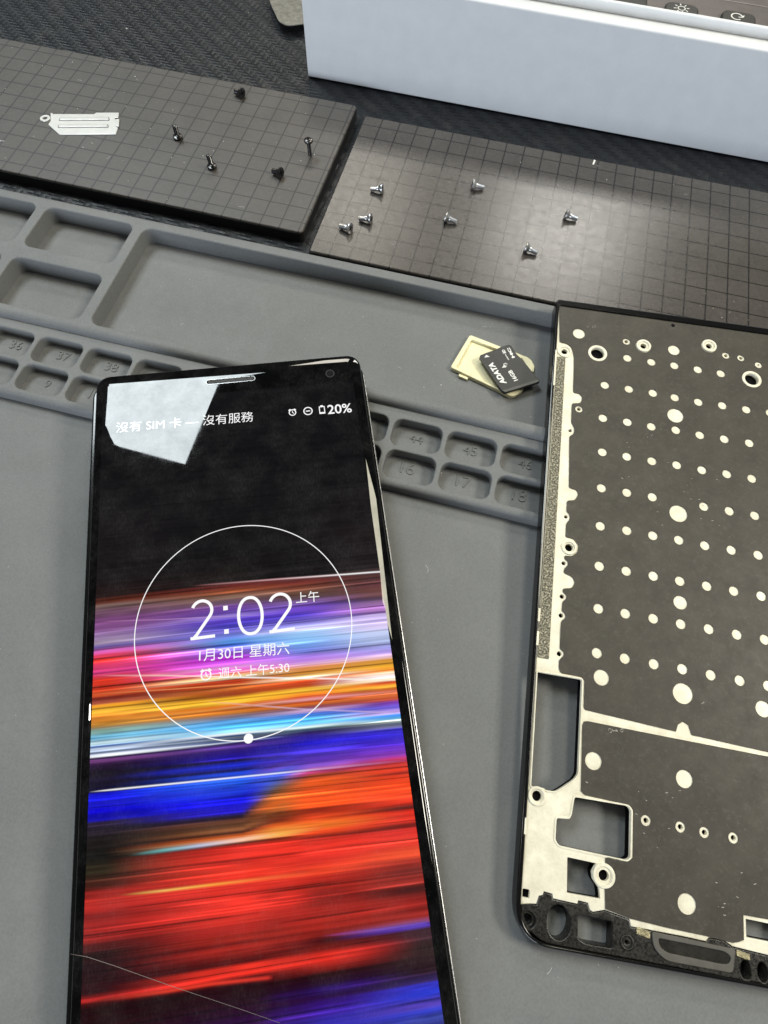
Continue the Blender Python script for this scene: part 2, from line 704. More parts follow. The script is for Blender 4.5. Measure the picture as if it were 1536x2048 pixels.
ZL, ZR = .40, .25
left_org = at(350 + 690 / 3.84, 150 + 435 / 3.84, ZL)      # a crossing of the left mat's printed lines
right_org = at(1200 + 632 / 4.571, 350 + 440 / 4.571, ZR)  # and one of the right mat's
matL = grid_mat('magnetic_mat', -31.0, -5.96, -9.64, .74, ZL, .16, .653, left_org, 'thick dark magnetic mat with printed grid, under the black screws and the metal bracket', .42)
matR = grid_mat('magnetic_mat', -9.30, -6.50, 15.0, .50, ZR, .12, .660, right_org, 'thin dark magnetic mat with printed grid, under the silver screws beside the white carton', .26)
for o in (matL, matR):
    o['group'] = 'gridded magnetic mats'

# ------------------------------------------------------------------ white carton
carton = empty('white_carton', Matrix.Translation((-12.1, 2.42, 0)), label='long white cardboard carton standing behind the right magnetic mat', cat='carton')
def soft_box(name, dims, off, segs=4):
    me = mesh(name, *box_geo(*dims))
    b = bmesh.new(); b.from_mesh(me)
    bmesh.ops.bevel(b, geom=b.edges[:], offset=off, segments=segs, profile=.5, affect='EDGES')
    b.to_mesh(me); b.free()
    me.polygons.foreach_set('use_smooth', [True] * len(me.polygons))
    edge_split(me, 50)
    return me


link('front_wall', soft_box('front_wall', (0, 0, .03, 30, .16, 3.36), .07), CARD, carton)
link('back_wall', soft_box('back_wall', (0, 1.24, .03, 30, 1.40, 3.37), .06), CARD, carton)
link('lid_panel', soft_box('lid_panel', (.02, .162, .04, 29.98, 1.238, 3.06), .02, 2), CARD, carton)

# ------------------------------------------------------------------ tinted film scrap by the carton
z = .25
f0 = [at(536, -30, z), at(541, 10, z), at(558, 48, z), at(574, 57, z), at(625, 50, z), at(640, -30, z)]
fo = f0[0].copy()
film = plate('tinted_film', rounded([(p.x - fo.x, p.y - fo.y) for p in f0], .22), [], 0, .03, FILM)
film.location = (fo.x, fo.y, z)
film.rotation_euler = (math.radians(-1.5), 0, 0)
tag(film, 'hazy tan plastic film piece with rounded corner lying behind the white carton', 'plastic film')

# ------------------------------------------------------------------ laptop behind the carton
ZK = 1.8
lap = empty('laptop', Matrix.Translation((0, 6, 0)), label='grey laptop with black keys seen behind the white carton', cat='laptop')
plate('keyboard_deck', rrect(-9, -1.6, 24, 16, .6), [], .1, ZK, GRAPHGREY, lap, bo=.1)
a, b = at(1445, 0, ZK), at(1536, 15, ZK)
dv = (b - a).normalized()
a, b = a - dv * 6, b + dv * 14
link('deck_trim', mesh('deck_trim', *ribbon([(a.x, a.y - 6), (b.x, b.y - 6)], .05, ZK + .012)), plain('deck_trim_line', (.42, .38, .36), .3, .5), lap)
kc = [(1152, -14), (1262, 8), (1364, 27), (1478, 44)]
for i, q in enumerate(kc):
    p = at(q[0], q[1] - 9, ZK + .12)
    kx, ky = p.x, p.y - 6
    key = plate('key', rrect(kx - .62, ky - .50, kx + .62, ky + .40, .32, 8), [], ZK + .003, ZK + .13, KEYBLK, lap, bo=.06, seg=3)
    g = None
    if i == 2:
        cx, cy = kx - .02, ky + .02
        parts = [ribbon([(cx + .13 * math.cos(t / 20 * 2 * math.pi), cy + .13 * math.sin(t / 20 * 2 * math.pi)) for t in range(20)], .035, ZK + .133, True)]
        for t in range(8):
            a = t * math.pi / 4 + .2
            parts.append(ribbon([(cx + .19 * math.cos(a), cy + .19 * math.sin(a)), (cx + .29 * math.cos(a), cy + .29 * math.sin(a))], .04, ZK + .133))
        g = join_geo(parts)
    if i == 3:
        cx, cy = kx - .08, ky + .02
        parts = [ribbon([(cx + .2 * math.cos(a), cy + .2 * math.sin(a)) for a in [math.radians(10 + 12 * t) for t in range(26)]], .045, ZK + .133)]
        parts.append(ribbon([(cx + .06, cy - .02), (cx + .19, cy + .0), (cx + .21, cy + .0), (cx + .26, cy + .13)], .04, ZK + .133))
        g = join_geo(parts)
    if g:
        link('key_symbol', mesh('key_symbol', *g), PRINT, key)


# ------------------------------------------------------------------ screws
def screw_mesh(name, L, rs, rh, hh, pan, mat):
    """axis on Z, head at the top (z = L)"""
    prof = [(rs * .45, 0), (rs * .8, .02)]
    z = .03
    k = 0
    while z < L - hh - .05:
        prof.append((rs if k % 2 == 0 else rs * .80, z))
        z += .022
        k += 1
    prof.append((rs * .95, L - hh - .02))
    if pan:
        prof += [(rh * .92, L - hh), (rh, L - hh + .02), (rh, L - hh * .6), (rh * .9, L - hh * .25), (rh * .62, L - .004), (rh * .5, L)]
    else:
        prof += [(rs * 1.1, L - hh), (rh * .93, L - .035), (rh, L - .03), (rh, L - .006), (rh * .94, L)]
    V, F = lathe_geo(prof, 18)
    me = mesh(name, V, F, True)
    me.set_sharp_from_angle(angle=math.radians(35))
    me.materials.append(mat)
    # cross recess: two flat black strips on the head paint its shaded inside
    me.materials.append(BEZEL)
    bm = bmesh.new(); bm.from_mesh(me)
    for ang in (0, math.pi / 2):
        m = Matrix.Rotation(ang, 4, 'Z')
        vs = [bm.verts.new(m @ Vector(p)) for p in ((-rh * .6, -rh * .13, L + .002), (rh * .6, -rh * .13, L + .002), (rh * .6, rh * .13, L + .002), (-rh * .6, rh * .13, L + .002))]
        for v in vs:
            v.co.z += (.0005 if ang else 0)
        f = bm.faces.new(vs); f.material_index = 1
    bm.to_mesh(me); bm.free()
    return me


silver = screw_mesh('silver_screw', .44, .082, .165, .13, False, STEEL)
blackm = screw_mesh('black_screw', .38, .09, .17, .14, False, BLACKSTEEL)
panm = screw_mesh('pan_screw', .46, .086, .165, .09, True, DARKSTEEL)
longm = screw_mesh('long_screw', .56, .068, .155, .10, True, DARKSTEEL)


def lying(name, me, tip, head, z, L, rs, rh, label, group, cat='screw', lift=0.0):
    a, b = at(*tip, z + rs), at(*head, z + rh)
    d = Vector((b.x - a.x, b.y - a.y, 0)).normalized()
    dz = (rh - rs) / L
    ax = (d + Vector((0, 0, dz))).normalized()
    mid = (a + b) / 2
    q = ax.to_track_quat('Z', 'Y')
    o = bpy.data.objects.new(name, me)
    COL.objects.link(o)
    o.rotation_mode = 'QUATERNION'
    o.rotation_quaternion = q
    p = Vector((mid.x, mid.y, z + (rs + rh) / 2 + .006)) - ax * (L / 2)
    o.location = p
    return tag(o, label, cat, group)


GS, GB = 'silver screws on the right magnetic mat', 'dark screws on the left magnetic mat'
for tip, head, lab in (
        ((740, 378), (766, 378), 'silver screw on the right mat, head to the right, farthest back of the left three'),
        ((968, 376), (944, 369), 'silver screw nearest the white carton, lying alone at the back middle of the right mat'),
        ((716, 436), (744, 438), 'silver screw lying sideways just above the lowest left screw on the right mat'),
        ((677, 451), (703, 458), 'silver screw with its hollow head turned to the front, leftmost on the right mat'),
        ((915, 445), (890, 434), 'silver screw mid right mat, head to the left, below the one nearest the carton'),
        ((1156, 439), (1130, 428), 'silver screw farthest right on the right mat, at the edge of the bright sheen'),
        ((1076, 507), (1050, 494), 'silver screw nearest the opened phone frame on the right mat, inside the bright sheen')):
    lying('silver_screw', silver, tip, head, ZR, .44, .082, .165, lab, GS)
for tip, head, lab in (
        ((467, 182), (487, 188), 'short black screw lying at the back of the left mat, near the white carton'),
        ((541, 340), (566, 348), 'short black screw lying near the front right corner of the left mat')):
    lying('black_screw', blackm, tip, head, ZL, .38, .09, .17, lab, GB)


def standing(name, me, base, z, L, flip, label, lean=(0, 0)):
    o = bpy.data.objects.new(name, me)
    COL.objects.link(o)
    p = at(*base, z)
    o.location = (p.x, p.y, z + (L if flip else 0) + .004)
    o.rotation_euler = (math.pi if flip else 0) + lean[0], lean[1], .5
    return tag(o, label, 'screw', GB)


standing('dark_screw', panm, (357, 277), ZL, .46, True, 'dark screw standing upside down on its head beside the metal bracket', (.03, .02))
standing('dark_screw', panm.copy(), (423, 335), ZL, .46, True, 'dark screw standing upside down on its head at the front of the left mat', (-.05, -.06))
standing('dark_screw', longm, (620, 309), ZL, .56, False, 'long dark screw standing upright on its tip with its shiny cross head up', (.02, -.02))

# ------------------------------------------------------------------ metal bracket
zb = ZL + .03
BP = lambda x, y: at(x / 3.84, 50 + y / 3.84, zb)
b0 = BP(650, 760)
brk = empty('metal_bracket', Matrix.Translation((b0.x, b0.y, ZL)), label='flat pale metal bracket with two grooves and a ring tab on the left mat', cat='bracket')
L2 = lambda x, y: Vector((BP(x, y).x - b0.x, BP(x, y).y - b0.y))
outl = [L2(*q) for q in ((388, 676), (402, 676), (405, 684), (722, 685), (740, 673), (912, 673), (908, 712), (884, 712), (882, 722), (893, 730), (888, 778), (905, 790), (888, 838), (455, 840), (370, 765), (388, 738))]
plate('bracket_plate', outl, [], .004, .035, TIN, brk, bo=.008, seg=2)
plate('clip_tab', [L2(*q) for q in ((893, 728), (918, 726), (914, 784), (890, 780))], [], .02, .06, TIN, brk, bo=.008, seg=2)
ec = L2(346, 716)
er = (L2(390, 716) - L2(311, 716)).length / 2
plate('ring_tab', circle(ec, er, 24, er * .98), [circle(ec, er * .48, 20)], .004, .04, TIN, brk, bo=.008, bh=.006, seg=2)
for y0, y1, xs in ((712, 738, 8), (766, 792, 0)):
    pts = rounded([L2(452 + xs, y0), L2(832 + xs, y0 - 2), L2(836 + xs, y1 - 2), L2(442 + xs, y1)], .05)
    plate('groove', pts, [], .036, .0395, GROOVE, brk)
    plate('groove_rib', inset(ccw(pts), .030), [], .036, .058, TIN, brk, bo=.010, seg=2)

# white scraps
p = at(-4, 284, ZL)
s1 = plate('paper_scrap', [Vector((-.3, -.02)), Vector((.17, .05)), Vector((.02, .02)), Vector((-.2, -.22))][::-1], [], 0, .02, PAPER)
s1.location = (at(0, 283, ZL).x, at(0, 283, ZL).y, ZL + .004)
tag(s1, 'tiny white paper scrap at the left edge of the left grid mat', 'paper scrap')
s2 = plate('paper_scrap', [Vector((-.03, -.12)), Vector((.02, -.13)), Vector((.06, .10)), Vector((0, .13))], [], 0, .015, PAPER)
p = at(1187, 325, ZR)
s2.location = (p.x, p.y, ZR + .004)
tag(s2, 'thin white paper sliver at the back of the right grid mat below the carton', 'paper scrap')

# ------------------------------------------------------------------ card tray and memory card
G = lambda x, y, z: at(860 + x / 6.144, 640 + y / 6.144, z)
t0 = G(760, 600, ZF)
tray = empty('card_tray', Matrix.Translation((t0.x, t0.y, ZF)), label='pale gold plastic card tray lying in the large grey pocket', cat='card tray')
T2 = lambda x, y: Vector((G(x, y, ZF + .12).x - t0.x, G(x, y, ZF + .12).y - t0.y))
to = rounded([T2(490, 178), T2(1200, 455), T2(1258, 500), T2(1280, 600), T2(1120, 900), T2(1000, 945), T2(860, 870), T2(248, 580)], [.09, .04, .12, .16, .14, .12, .05, .09], 5)
ti = rounded([T2(512, 240), T2(1140, 480), T2(1190, 560), T2(900, 850), T2(800, 820), T2(320, 585)], .05)
plate('tray_floor', to, [], .004, .045, GOLDP, tray)
plate('tray_wall', inset(ccw(to), .003), [ti], .046, .125, GOLDP, tray, bo=.02, bh=.015, seg=2)
plate('tray_rib', [T2(420, 622), T2(545, 675), T2(560, 720), T2(535, 712), T2(510, 668), T2(415, 640)], [], .046, .10, GOLDP, tray)
plate('tray_catch', [T2(362, 652), T2(470, 695), T2(462, 722), T2(355, 676)], [], .004, .08, GOLDP, tray)
wc = Vector(T2(1235, 540))
plate('tray_end', rounded([T2(1170, 470), T2(1240, 480), T2(1285, 560), T2(1275, 640), T2(1190, 560)], .05), [], .046, .11, GOLDP, tray, bo=.01, seg=2)

# memory card lies tilted on the tray: plane through three measured corners
zc = ZF + .21
m0 = G(900, 600, zc)
card = empty('memory_card', Matrix.Translation((m0.x, m0.y, 0)), label='small black memory card with white print lying across the gold tray', cat='memory card')
C2 = lambda x, y: Vector((G(x, y, zc + .04).x - m0.x, G(x, y, zc + .04).y - m0.y))
co = [C2(*q) for q in ((616, 432), (700, 398), (790, 370), (868, 330), (965, 300), (1000, 312), (1062, 415), (1130, 480), (1185, 545), (1345, 745), (1345, 762), (915, 895), (880, 865), (608, 460))]
plate('card_body', rounded(co, [.03, .02, .02, .02, .03, .03, .03, .02, .02, .03, .02, .03, .03, .03], 3), [], zc - .035, zc + .04, CARDBLK, card, bo=.012, seg=2)
plate('finger_lip', [C2(895, 868), C2(1320, 735), C2(1338, 762), C2(918, 893)], [], zc + .0415, zc + .058, CARDEDGE, card, bo=.006, seg=2)
zt = zc + .0425
parts = [place_text('ADATA', C2(942, 778), C2(768, 520), zt, yscale=.95, bold=.05, shear=.15)]
parts.append(place_text('16GB', C2(1080, 738), C2(1000, 612), zt, yscale=.95, bold=.03))
parts.append(place_text('HC', C2(1042, 462), C2(975, 340), zt, yscale=.42, bold=.06))
parts.append(place_text('micro', C2(972, 488), C2(930, 420), zt, yscale=.62, bold=.04))
parts.append(place_text('SD', C2(935, 408), C2(912, 362), zt, yscale=1.0, bold=.04))
cc = C2(928, 550)
parts.append(ribbon([cc + Vector((.052 * math.cos(a), .052 * math.sin(a))) for a in [math.radians(30 + 300 * t / 16) for t in range(17)]], .018, zt))
parts.append(place_text('4', C2(948, 568), C2(915, 545), zt, bold=.02))
parts.append(([(*C2(668, 462), zt), (*C2(735, 452), zt), (*C2(690, 428), zt)], [(0, 1, 2)]))
for nm, g in zip(('maker_name', 'capacity_writing', 'logo_letters', 'logo_letters', 'logo_letters', 'class_mark', 'class_figure', 'arrow_mark'), parts):
    link(nm, mesh(nm, *g), PRINT, card)

# ================================================================== PHONE
PP = Plane.tilted(Vector((-8, -18, 1.40)), -.03, .03, (190, 762), (135, 2044))
PW, PL = 6.80, 15.4
phone = empty('smartphone', PP.M.copy(), label='black smartphone with its lock screen lit in colourful light streaks', cat='smartphone')
P2 = PP.loc


def ring_geo(x0, y0, x1, y1, r, rings, n=8):
    """domed sheet: rings are (inset, z); closes with an n-gon"""
    V, F = [], []
    m = None
    for d, z in rings:
        lp = rrect(x0 + d, y0 + d, x1 - d, y1 - d, max(r - d, .02), n)
        m = len(lp)
        V += [(q.x, q.y, z) for q in lp]
    for i in range(len(rings) - 1):
        for k in range(m):
            j = (k + 1) % m
            F.append((i * m + k, i * m + j, (i + 1) * m + j, (i + 1) * m + k))
    F.append(tuple((len(rings) - 1) * m + k for k in range(m)))
    return V, F


rg = [(0, -.17), (.002, -.12), (.012, -.085), (.03, -.062), (.05, -.052), (.08, -.045), (.12, -.0364), (.18, -.0253), (.24, -.0162), (.30, -.0091), (.36, -.004), (.42, -.001), (.48, 0.0), (.54, 0.0), (.60, 0.0)]
link('cover_glass', mesh('cover_glass', *ring_geo(0, -PL, PW, .16, .36, rg, 10), True), GLASS, phone)
plate('bezel', rrect(.03, -PL + .03, PW - .03, .13, .4, 8), [], -.30, -.175, BEZEL, phone)


def dome(x, y):
    """height of the curved margin of the glass"""
    d = max(0.0, min(x, PW - x, .16 - y, y + PL, .48))
    if d >= .48: return 0.0
    for (a, p), (b, q) in zip(rg, rg[1:]):
        if d <= b:
            return p + (q - p) * (d - a) / (b - a)
    return 0.0


plate('body_frame', rrect(-.12, -PL - .05, PW + .05, .06, .46, 10), [], -.72, -.18, GLOSSB, phone, bo=.05, seg=4)
rim_o = rrect(-.145, -PL - .08, PW + .085, .075, .50, 10)
plate('chrome_rim', rim_o, [inset(ccw(rim_o), .05)], -.44, -.31, STEEL, phone, bo=.02, seg=3)

# ---- the picture on the display
COLS = {
    'L': (210, [(900, 12, 12, 14), (1150, 22, 18, 20), (1192, 34, 20, 20), (1203, 110, 48, 30), (1212, 120, 95, 90), (1225, 125, 85, 110), (1240, 120, 70, 120), (1255, 125, 75, 130), (1270, 135, 105, 150), (1285, 160, 140, 170), (1293, 110, 90, 160), (1302, 200, 90, 170), (1312, 225, 60, 90), (1320, 225, 50, 40), (1332, 225, 60, 110), (1345, 215, 60, 130), (1352, 190, 50, 70), (1360, 205, 50, 30), (1375, 190, 45, 25), (1388, 225, 90, 45), (1396, 110, 30, 20), (1405, 170, 80, 60), (1412, 250, 170, 40), (1422, 250, 190, 60), (1432, 200, 120, 40), (1440, 225, 140, 45), (1450, 170, 120, 50), (1462, 130, 170, 160), (1475, 110, 180, 215), (1486, 205, 235, 245), (1492, 60, 90, 150), (1497, 190, 205, 225), (1505, 150, 165, 200), (1511, 240, 245, 250), (1515, 40, 20, 60), (1521, 110, 60, 120), (1528, 45, 20, 60), (1545, 22, 14, 32), (1570, 20, 14, 40), (1580, 15, 10, 60), (1588, 10, 15, 190), (1605, 20, 20, 190), (1620, 10, 0, 215), (1637, 15, 10, 170), (1645, 35, 25, 45), (1680, 28, 22, 22), (1712, 24, 22, 18), (1740, 45, 38, 25), (1770, 70, 30, 22), (1785, 150, 35, 30), (1800, 185, 45, 38), (1815, 190, 45, 40), (1830, 125, 30, 28), (1850, 170, 38, 34), (1870, 160, 35, 32), (1890, 75, 22, 22), (1905, 40, 16, 18), (1940, 34, 12, 18), (1980, 45, 12, 18), (1998, 150, 30, 28), (2004, 60, 10, 12), (2015, 28, 4, 8), (2048, 32, 4, 10), (2300, 20, 4, 20)]),
    'M': (480, [(900, 12, 12, 14), (1100, 14, 12, 14), (1162, 25, 18, 18), (1170, 120, 40, 35), (1180, 140, 70, 40), (1192, 125, 95, 80), (1203, 115, 85, 110), (1212, 100, 60, 140), (1222, 90, 60, 150), (1230, 130, 110, 190), (1238, 85, 60, 190), (1250, 70, 60, 180), (1260, 120, 110, 210), (1270, 110, 130, 220), (1280, 90, 150, 225), (1288, 60, 110, 215), (1296, 130, 110, 220), (1305, 150, 80, 215), (1315, 190, 50, 215), (1325, 200, 90, 225), (1332, 235, 150, 225), (1338, 215, 90, 190), (1345, 235, 120, 110), (1351, 255, 225, 160), (1355, 255, 235, 190), (1358, 220, 70, 30), (1366, 205, 65, 25), (1376, 225, 120, 50), (1380, 170, 70, 25), (1388, 150, 60, 25), (1396, 255, 190, 40), (1402, 255, 205, 60), (1410, 235, 120, 30), (1414, 225, 140, 60), (1418, 180, 90, 30), (1424, 200, 120, 40), (1432, 130, 120, 140), (1440, 85, 150, 210), (1452, 70, 165, 225), (1462, 140, 205, 235), (1466, 240, 250, 250), (1470, 60, 90, 150), (1474, 190, 210, 240), (1479, 90, 110, 170), (1485, 40, 25, 80), (1492, 80, 50, 130), (1500, 40, 20, 110), (1512, 30, 15, 140), (1520, 20, 15, 60), (1530, 25, 40, 200), (1540, 25, 30, 110), (1546, 30, 70, 220), (1560, 35, 90, 225), (1580, 30, 60, 215), (1600, 20, 20, 215), (1620, 30, 20, 190), (1632, 40, 28, 60), (1642, 110, 65, 45), (1650, 90, 55, 35), (1658, 140, 85, 50), (1665, 80, 40, 25), (1672, 215, 100, 40), (1679, 245, 170, 120), (1686, 90, 25, 18), (1695, 215, 45, 35), (1712, 230, 50, 38), (1725, 190, 40, 30), (1740, 235, 55, 38), (1755, 230, 50, 35), (1764, 240, 80, 45), (1772, 230, 50, 38), (1800, 235, 52, 40), (1820, 235, 52, 40), (1840, 200, 45, 35), (1860, 165, 35, 30), (1875, 170, 40, 30), (1885, 120, 25, 20), (1895, 170, 38, 30), (1910, 120, 25, 20), (1925, 80, 15, 15), (1935, 235, 50, 35), (1950, 225, 45, 32), (1958, 60, 10, 12), (1975, 35, 3, 12), (2000, 35, 2, 20), (2020, 38, 2, 35), (2048, 45, 10, 60), (2300, 20, 10, 60)]),
    'N': (620, [(900, 12, 12, 14), (1150, 20, 17, 18), (1156, 90, 45, 45), (1161, 110, 45, 40), (1170, 120, 60, 45), (1182, 110, 75, 60), (1194, 85, 65, 70), (1201, 120, 90, 150), (1210, 90, 60, 150), (1217, 110, 70, 200), (1227, 70, 50, 170), (1236, 110, 90, 210), (1243, 130, 120, 215), (1252, 170, 170, 235), (1256, 225, 220, 250), (1262, 150, 190, 235), (1276, 130, 180, 230), (1290, 110, 150, 225), (1302, 120, 130, 225), (1311, 160, 120, 225), (1320, 190, 130, 225), (1328, 225, 170, 200), (1334, 235, 150, 90), (1344, 235, 150, 50), (1350, 250, 200, 120), (1354, 255, 240, 220), (1359, 215, 70, 30), (1370, 180, 65, 25), (1379, 255, 200, 60), (1386, 250, 150, 40), (1392, 215, 90, 40), (1399, 235, 150, 160), (1403, 190, 80, 30), (1409, 180, 90, 35), (1415, 130, 70, 90), (1420, 210, 170, 210), (1428, 60, 110, 205), (1437, 75, 160, 220), (1447, 90, 175, 225), (1454, 220, 245, 240), (1459, 100, 140, 180), (1463, 60, 40, 120), (1473, 40, 25, 140), (1487, 30, 20, 190), (1498, 60, 45, 200), (1510, 60, 40, 150), (1522, 90, 50, 180), (1534, 140, 90, 210), (1539, 200, 110, 180), (1544, 190, 60, 120), (1552, 170, 70, 40), (1566, 215, 80, 25), (1589, 225, 75, 25), (1610, 235, 80, 25), (1623, 150, 40, 20), (1636, 225, 70, 30), (1654, 245, 120, 40), (1668, 235, 70, 30), (1677, 130, 30, 20), (1689, 230, 50, 35), (1721, 230, 50, 38), (1747, 240, 70, 40), (1759, 190, 40, 28), (1777, 160, 35, 25), (1794, 140, 28, 22), (1824, 150, 32, 25), (1853, 170, 38, 28), (1870, 130, 28, 22), (1885, 60, 10, 14), (1900, 120, 25, 20), (1920, 215, 42, 30), (1944, 130, 25, 20), (1955, 45, 4, 14), (1970, 40, 5, 40), (1985, 45, 15, 100), (1999, 35, 5, 60), (2014, 50, 15, 120), (2029, 60, 30, 150), (2048, 50, 40, 160), (2300, 20, 10, 70)]),
    'X': (555, [(1546, 70, 95, 215), (1556, 60, 85, 200), (1566, 75, 85, 150), (1574, 95, 85, 95), (1581, 120, 80, 55), (1592, 170, 90, 40), (1604, 200, 90, 30), (1619, 165, 85, 35), (1628, 110, 50, 20), (1642, 115, 42, 20), (1649, 220, 90, 30), (1662, 245, 150, 60), (1670, 248, 165, 85), (1677, 120, 40, 20), (1689, 222, 48, 35)]),
    'R': (None, [(900, 12, 12, 14), (1135, 28, 22, 24), (1143, 75, 55, 55), (1148, 75, 45, 45), (1159, 85, 50, 50), (1170, 100, 55, 60), (1180, 100, 60, 55), (1189, 115, 75, 80), (1198, 80, 60, 80), (1205, 150, 110, 160), (1212, 180, 120, 200), (1219, 200, 140, 220), (1225, 100, 70, 130), (1229, 190, 170, 220), (1241, 175, 160, 210), (1252, 215, 200, 240), (1264, 185, 195, 230), (1280, 175, 190, 230), (1294, 160, 160, 230), (1304, 175, 150, 230), (1313, 230, 190, 210), (1320, 230, 160, 60), (1332, 245, 175, 50), (1341, 235, 140, 50), (1346, 250, 220, 190), (1352, 240, 225, 225), (1359, 250, 230, 200), (1364, 190, 60, 30), (1367, 215, 100, 40), (1372, 255, 190, 60), (1378, 200, 100, 40), (1383, 225, 120, 90), (1390, 200, 100, 50), (1398, 210, 90, 60), (1405, 120, 60, 170), (1414, 110, 90, 210), (1425, 190, 160, 230), (1430, 60, 120, 215), (1437, 90, 170, 220), (1441, 235, 250, 245), (1447, 100, 110, 130), (1453, 110, 110, 150), (1459, 50, 40, 190), (1470, 55, 40, 210), (1484, 70, 40, 200), (1498, 110, 50, 190), (1508, 140, 60, 180), (1519, 210, 60, 110), (1526, 225, 65, 60), (1538, 225, 60, 35), (1546, 140, 35, 25), (1552, 220, 60, 30), (1569, 235, 70, 30), (1589, 235, 70, 35), (1607, 215, 50, 30), (1614, 100, 35, 30), (1621, 215, 45, 30), (1639, 230, 55, 40), (1651, 120, 30, 25), (1662, 205, 45, 38), (1686, 215, 55, 40), (1706, 235, 80, 45), (1724, 170, 50, 40), (1741, 120, 40, 35), (1759, 150, 45, 38), (1777, 70, 28, 26), (1803, 145, 35, 30), (1832, 150, 40, 35), (1844, 140, 75, 120), (1850, 90, 60, 190), (1859, 60, 32, 42), (1897, 48, 30, 32), (1941, 38, 20, 28), (1961, 50, 35, 90), (1967, 50, 50, 190), (1985, 40, 55, 200), (2008, 80, 60, 170), (2020, 50, 60, 190), (2035, 50, 60, 140), (2048, 45, 50, 130), (2300, 20, 20, 80)]),
}
SL = math.tan(math.radians(1.0))
cols = []
for key in 'LMXNR':
    x, lst = COLS[key]
    us, ss, cs = [], [], []
    for y, r, g, b in lst:
        xx = x if x else 749 + (y - 1145) * .1366
        p = P2(xx, y, 0.001)
        us.append(p.x)
        ss.append(-p.y)
        cs.append(Vector(srgb(r, g, b)))
    cols.append((sum(us) / len(us), ss, cs))
cols_x = cols.pop(2)


def lerp_list(ss, cs, s):
    if s <= ss[0]: return cs[0]
    for i in range(1, len(ss)):
        if s <= ss[i]:
            t = (s - ss[i - 1]) / max(1e-6, ss[i] - ss[i - 1])
            t = t * t * (3 - 2 * t)
            return cs[i - 1].lerp(cs[i], t)
    return cs[-1]


def streak_lines():
    def P(*q): return [P2(x, y, 0.001) for x, y in q]
    w = Vector((1, 1, 1))
    return [  # points, half width, colours at the points
        (P((380, 1172), (560, 1158), (700, 1148), (764, 1143)), .016, [Vector((.12, .02, .02)), Vector((.7, .4, .42)), w, w]),
        (P((178, 1584), (400, 1562), (560, 1546), (640, 1538), (820, 1520)), .014, [w, w, Vector((.8, .85, 1)), Vector((.55, .3, .6)), Vector((.3, .02, .1))]),
        (P((190, 1351), (330, 1351), (500, 1355), (640, 1357), (792, 1360)), .014, [Vector((.7, .1, .25)), Vector((.9, .6, .5)), w, w, Vector((.95, .8, .55))]),
        (P((183, 1389), (350, 1378), (500, 1367), (640, 1357)), .010, [Vector((.5, .1, .03)), Vector((.85, .3, .1)), Vector((.85, .35, .1)), Vector((.95, .6, .2))]),
        (P((255, 1711), (330, 1700), (400, 1691), (480, 1680), (560, 1668), (640, 1656)), .030, [Vector((.02, .03, .02)), Vector((.15, .42, .42)), Vector((.5, .55, .75)), Vector((.95, .6, .45)), Vector((.9, .45, .08)), Vector((.85, .14, .03))]),
        (P((235, 1791), (330, 1781), (420, 1770), (520, 1758), (640, 1744)), .020, [Vector((.25, .05, .01)), Vector((.9, .5, .12)), Vector((.95, .4, .05)), Vector((.9, .15, .04)), Vector((.8, .05, .02))]),
        (P((200, 1243), (330, 1239), (420, 1234), (520, 1230)), .008, [Vector((.35, .15, .3)), Vector((.5, .25, .5)), Vector((.5, .3, .65)), Vector((.3, .2, .6))]),
        (P((183, 1511), (420, 1489), (560, 1474)), .010, [w, Vector((.7, .8, .95)), Vector((.1, .1, .4))]),
        (P((400, 1402), (600, 1418), (800, 1426)), .012, [Vector((.9, .4, .1)), Vector((.6, .45, .65)), Vector((.5, .38, .7))]),
        (P((420, 1420), (560, 1404), (700, 1391), (795, 1383)), .012, [Vector((.6, .25, .06)), Vector((.8, .35, .3)), Vector((.75, .3, .3)), Vector((.7, .2, .1))]),
        (P((640, 1873), (760, 1859), (858, 1845)), .022, [Vector((.3, .02, .05)), Vector((.2, .08, .45)), Vector((.12, .06, .5))]),
        (P((180, 2003), (330, 1983), (420, 1968), (540, 1955)), .03, [Vector((.10, .01, .01)), Vector((.7, .04, .02)), Vector((.78, .04, .02)), Vector((.6, .03, .02))]),
    ]


def slope(a, b):
    pa, pb = P2(*a, 0.001), P2(*b, 0.001)
    return -(pa.y + pb.y) / 2, -(pa.y - pb.y) / (pb.x - pa.x)


FAN = [slope((200, 1205), (764, 1143)), slope((179, 1584), (590, 1543)), slope((235, 1791), (520, 1757)), slope((180, 2001), (560, 1938))]


def LEAN(s):
    """the streaks fan out: how much they lean at the height s"""
    if s <= FAN[0][0]: return FAN[0][1]
    for (a, p), (b, q) in zip(FAN, FAN[1:]):
        if s <= b:
            return p + (q - p) * (s - a) / (b - a)
    return FAN[-1][1]


# the column between the second and third: their mean outside its own measured stretch
ss, cs = [], []
xm, xn, xx = cols[1][0], cols[2][0], cols_x[0]
s = .3
while s < PL:
    if cols_x[1][0] - .06 < s < cols_x[1][-1] + .06:
        s += .03
        continue
    a = lerp_list(cols[1][1], cols[1][2], s + LEAN(s) * (xx - xm))
    b = lerp_list(cols[2][1], cols[2][2], s - LEAN(s) * (xn - xx))
    ss.append(s); cs.append(a.lerp(b, .5))
    s += .03
both = sorted(list(zip(ss, cs)) + list(zip(cols_x[1], cols_x[2])), key=lambda q: q[0])
cols.insert(2, (xx, [q[0] for q in both], [q[1] for q in both]))
LINES = streak_lines()

rs = random.Random(3)


def noise1(seed, n):
    r = random.Random(seed)
    t = [r.uniform(-1, 1) for _ in range(n + 2)]

    def f(x):
        i = int(x) % n
        k = x - int(x)
        k = k * k * (3 - 2 * k)
        return t[i] * (1 - k) + t[i + 1] * k
    return f


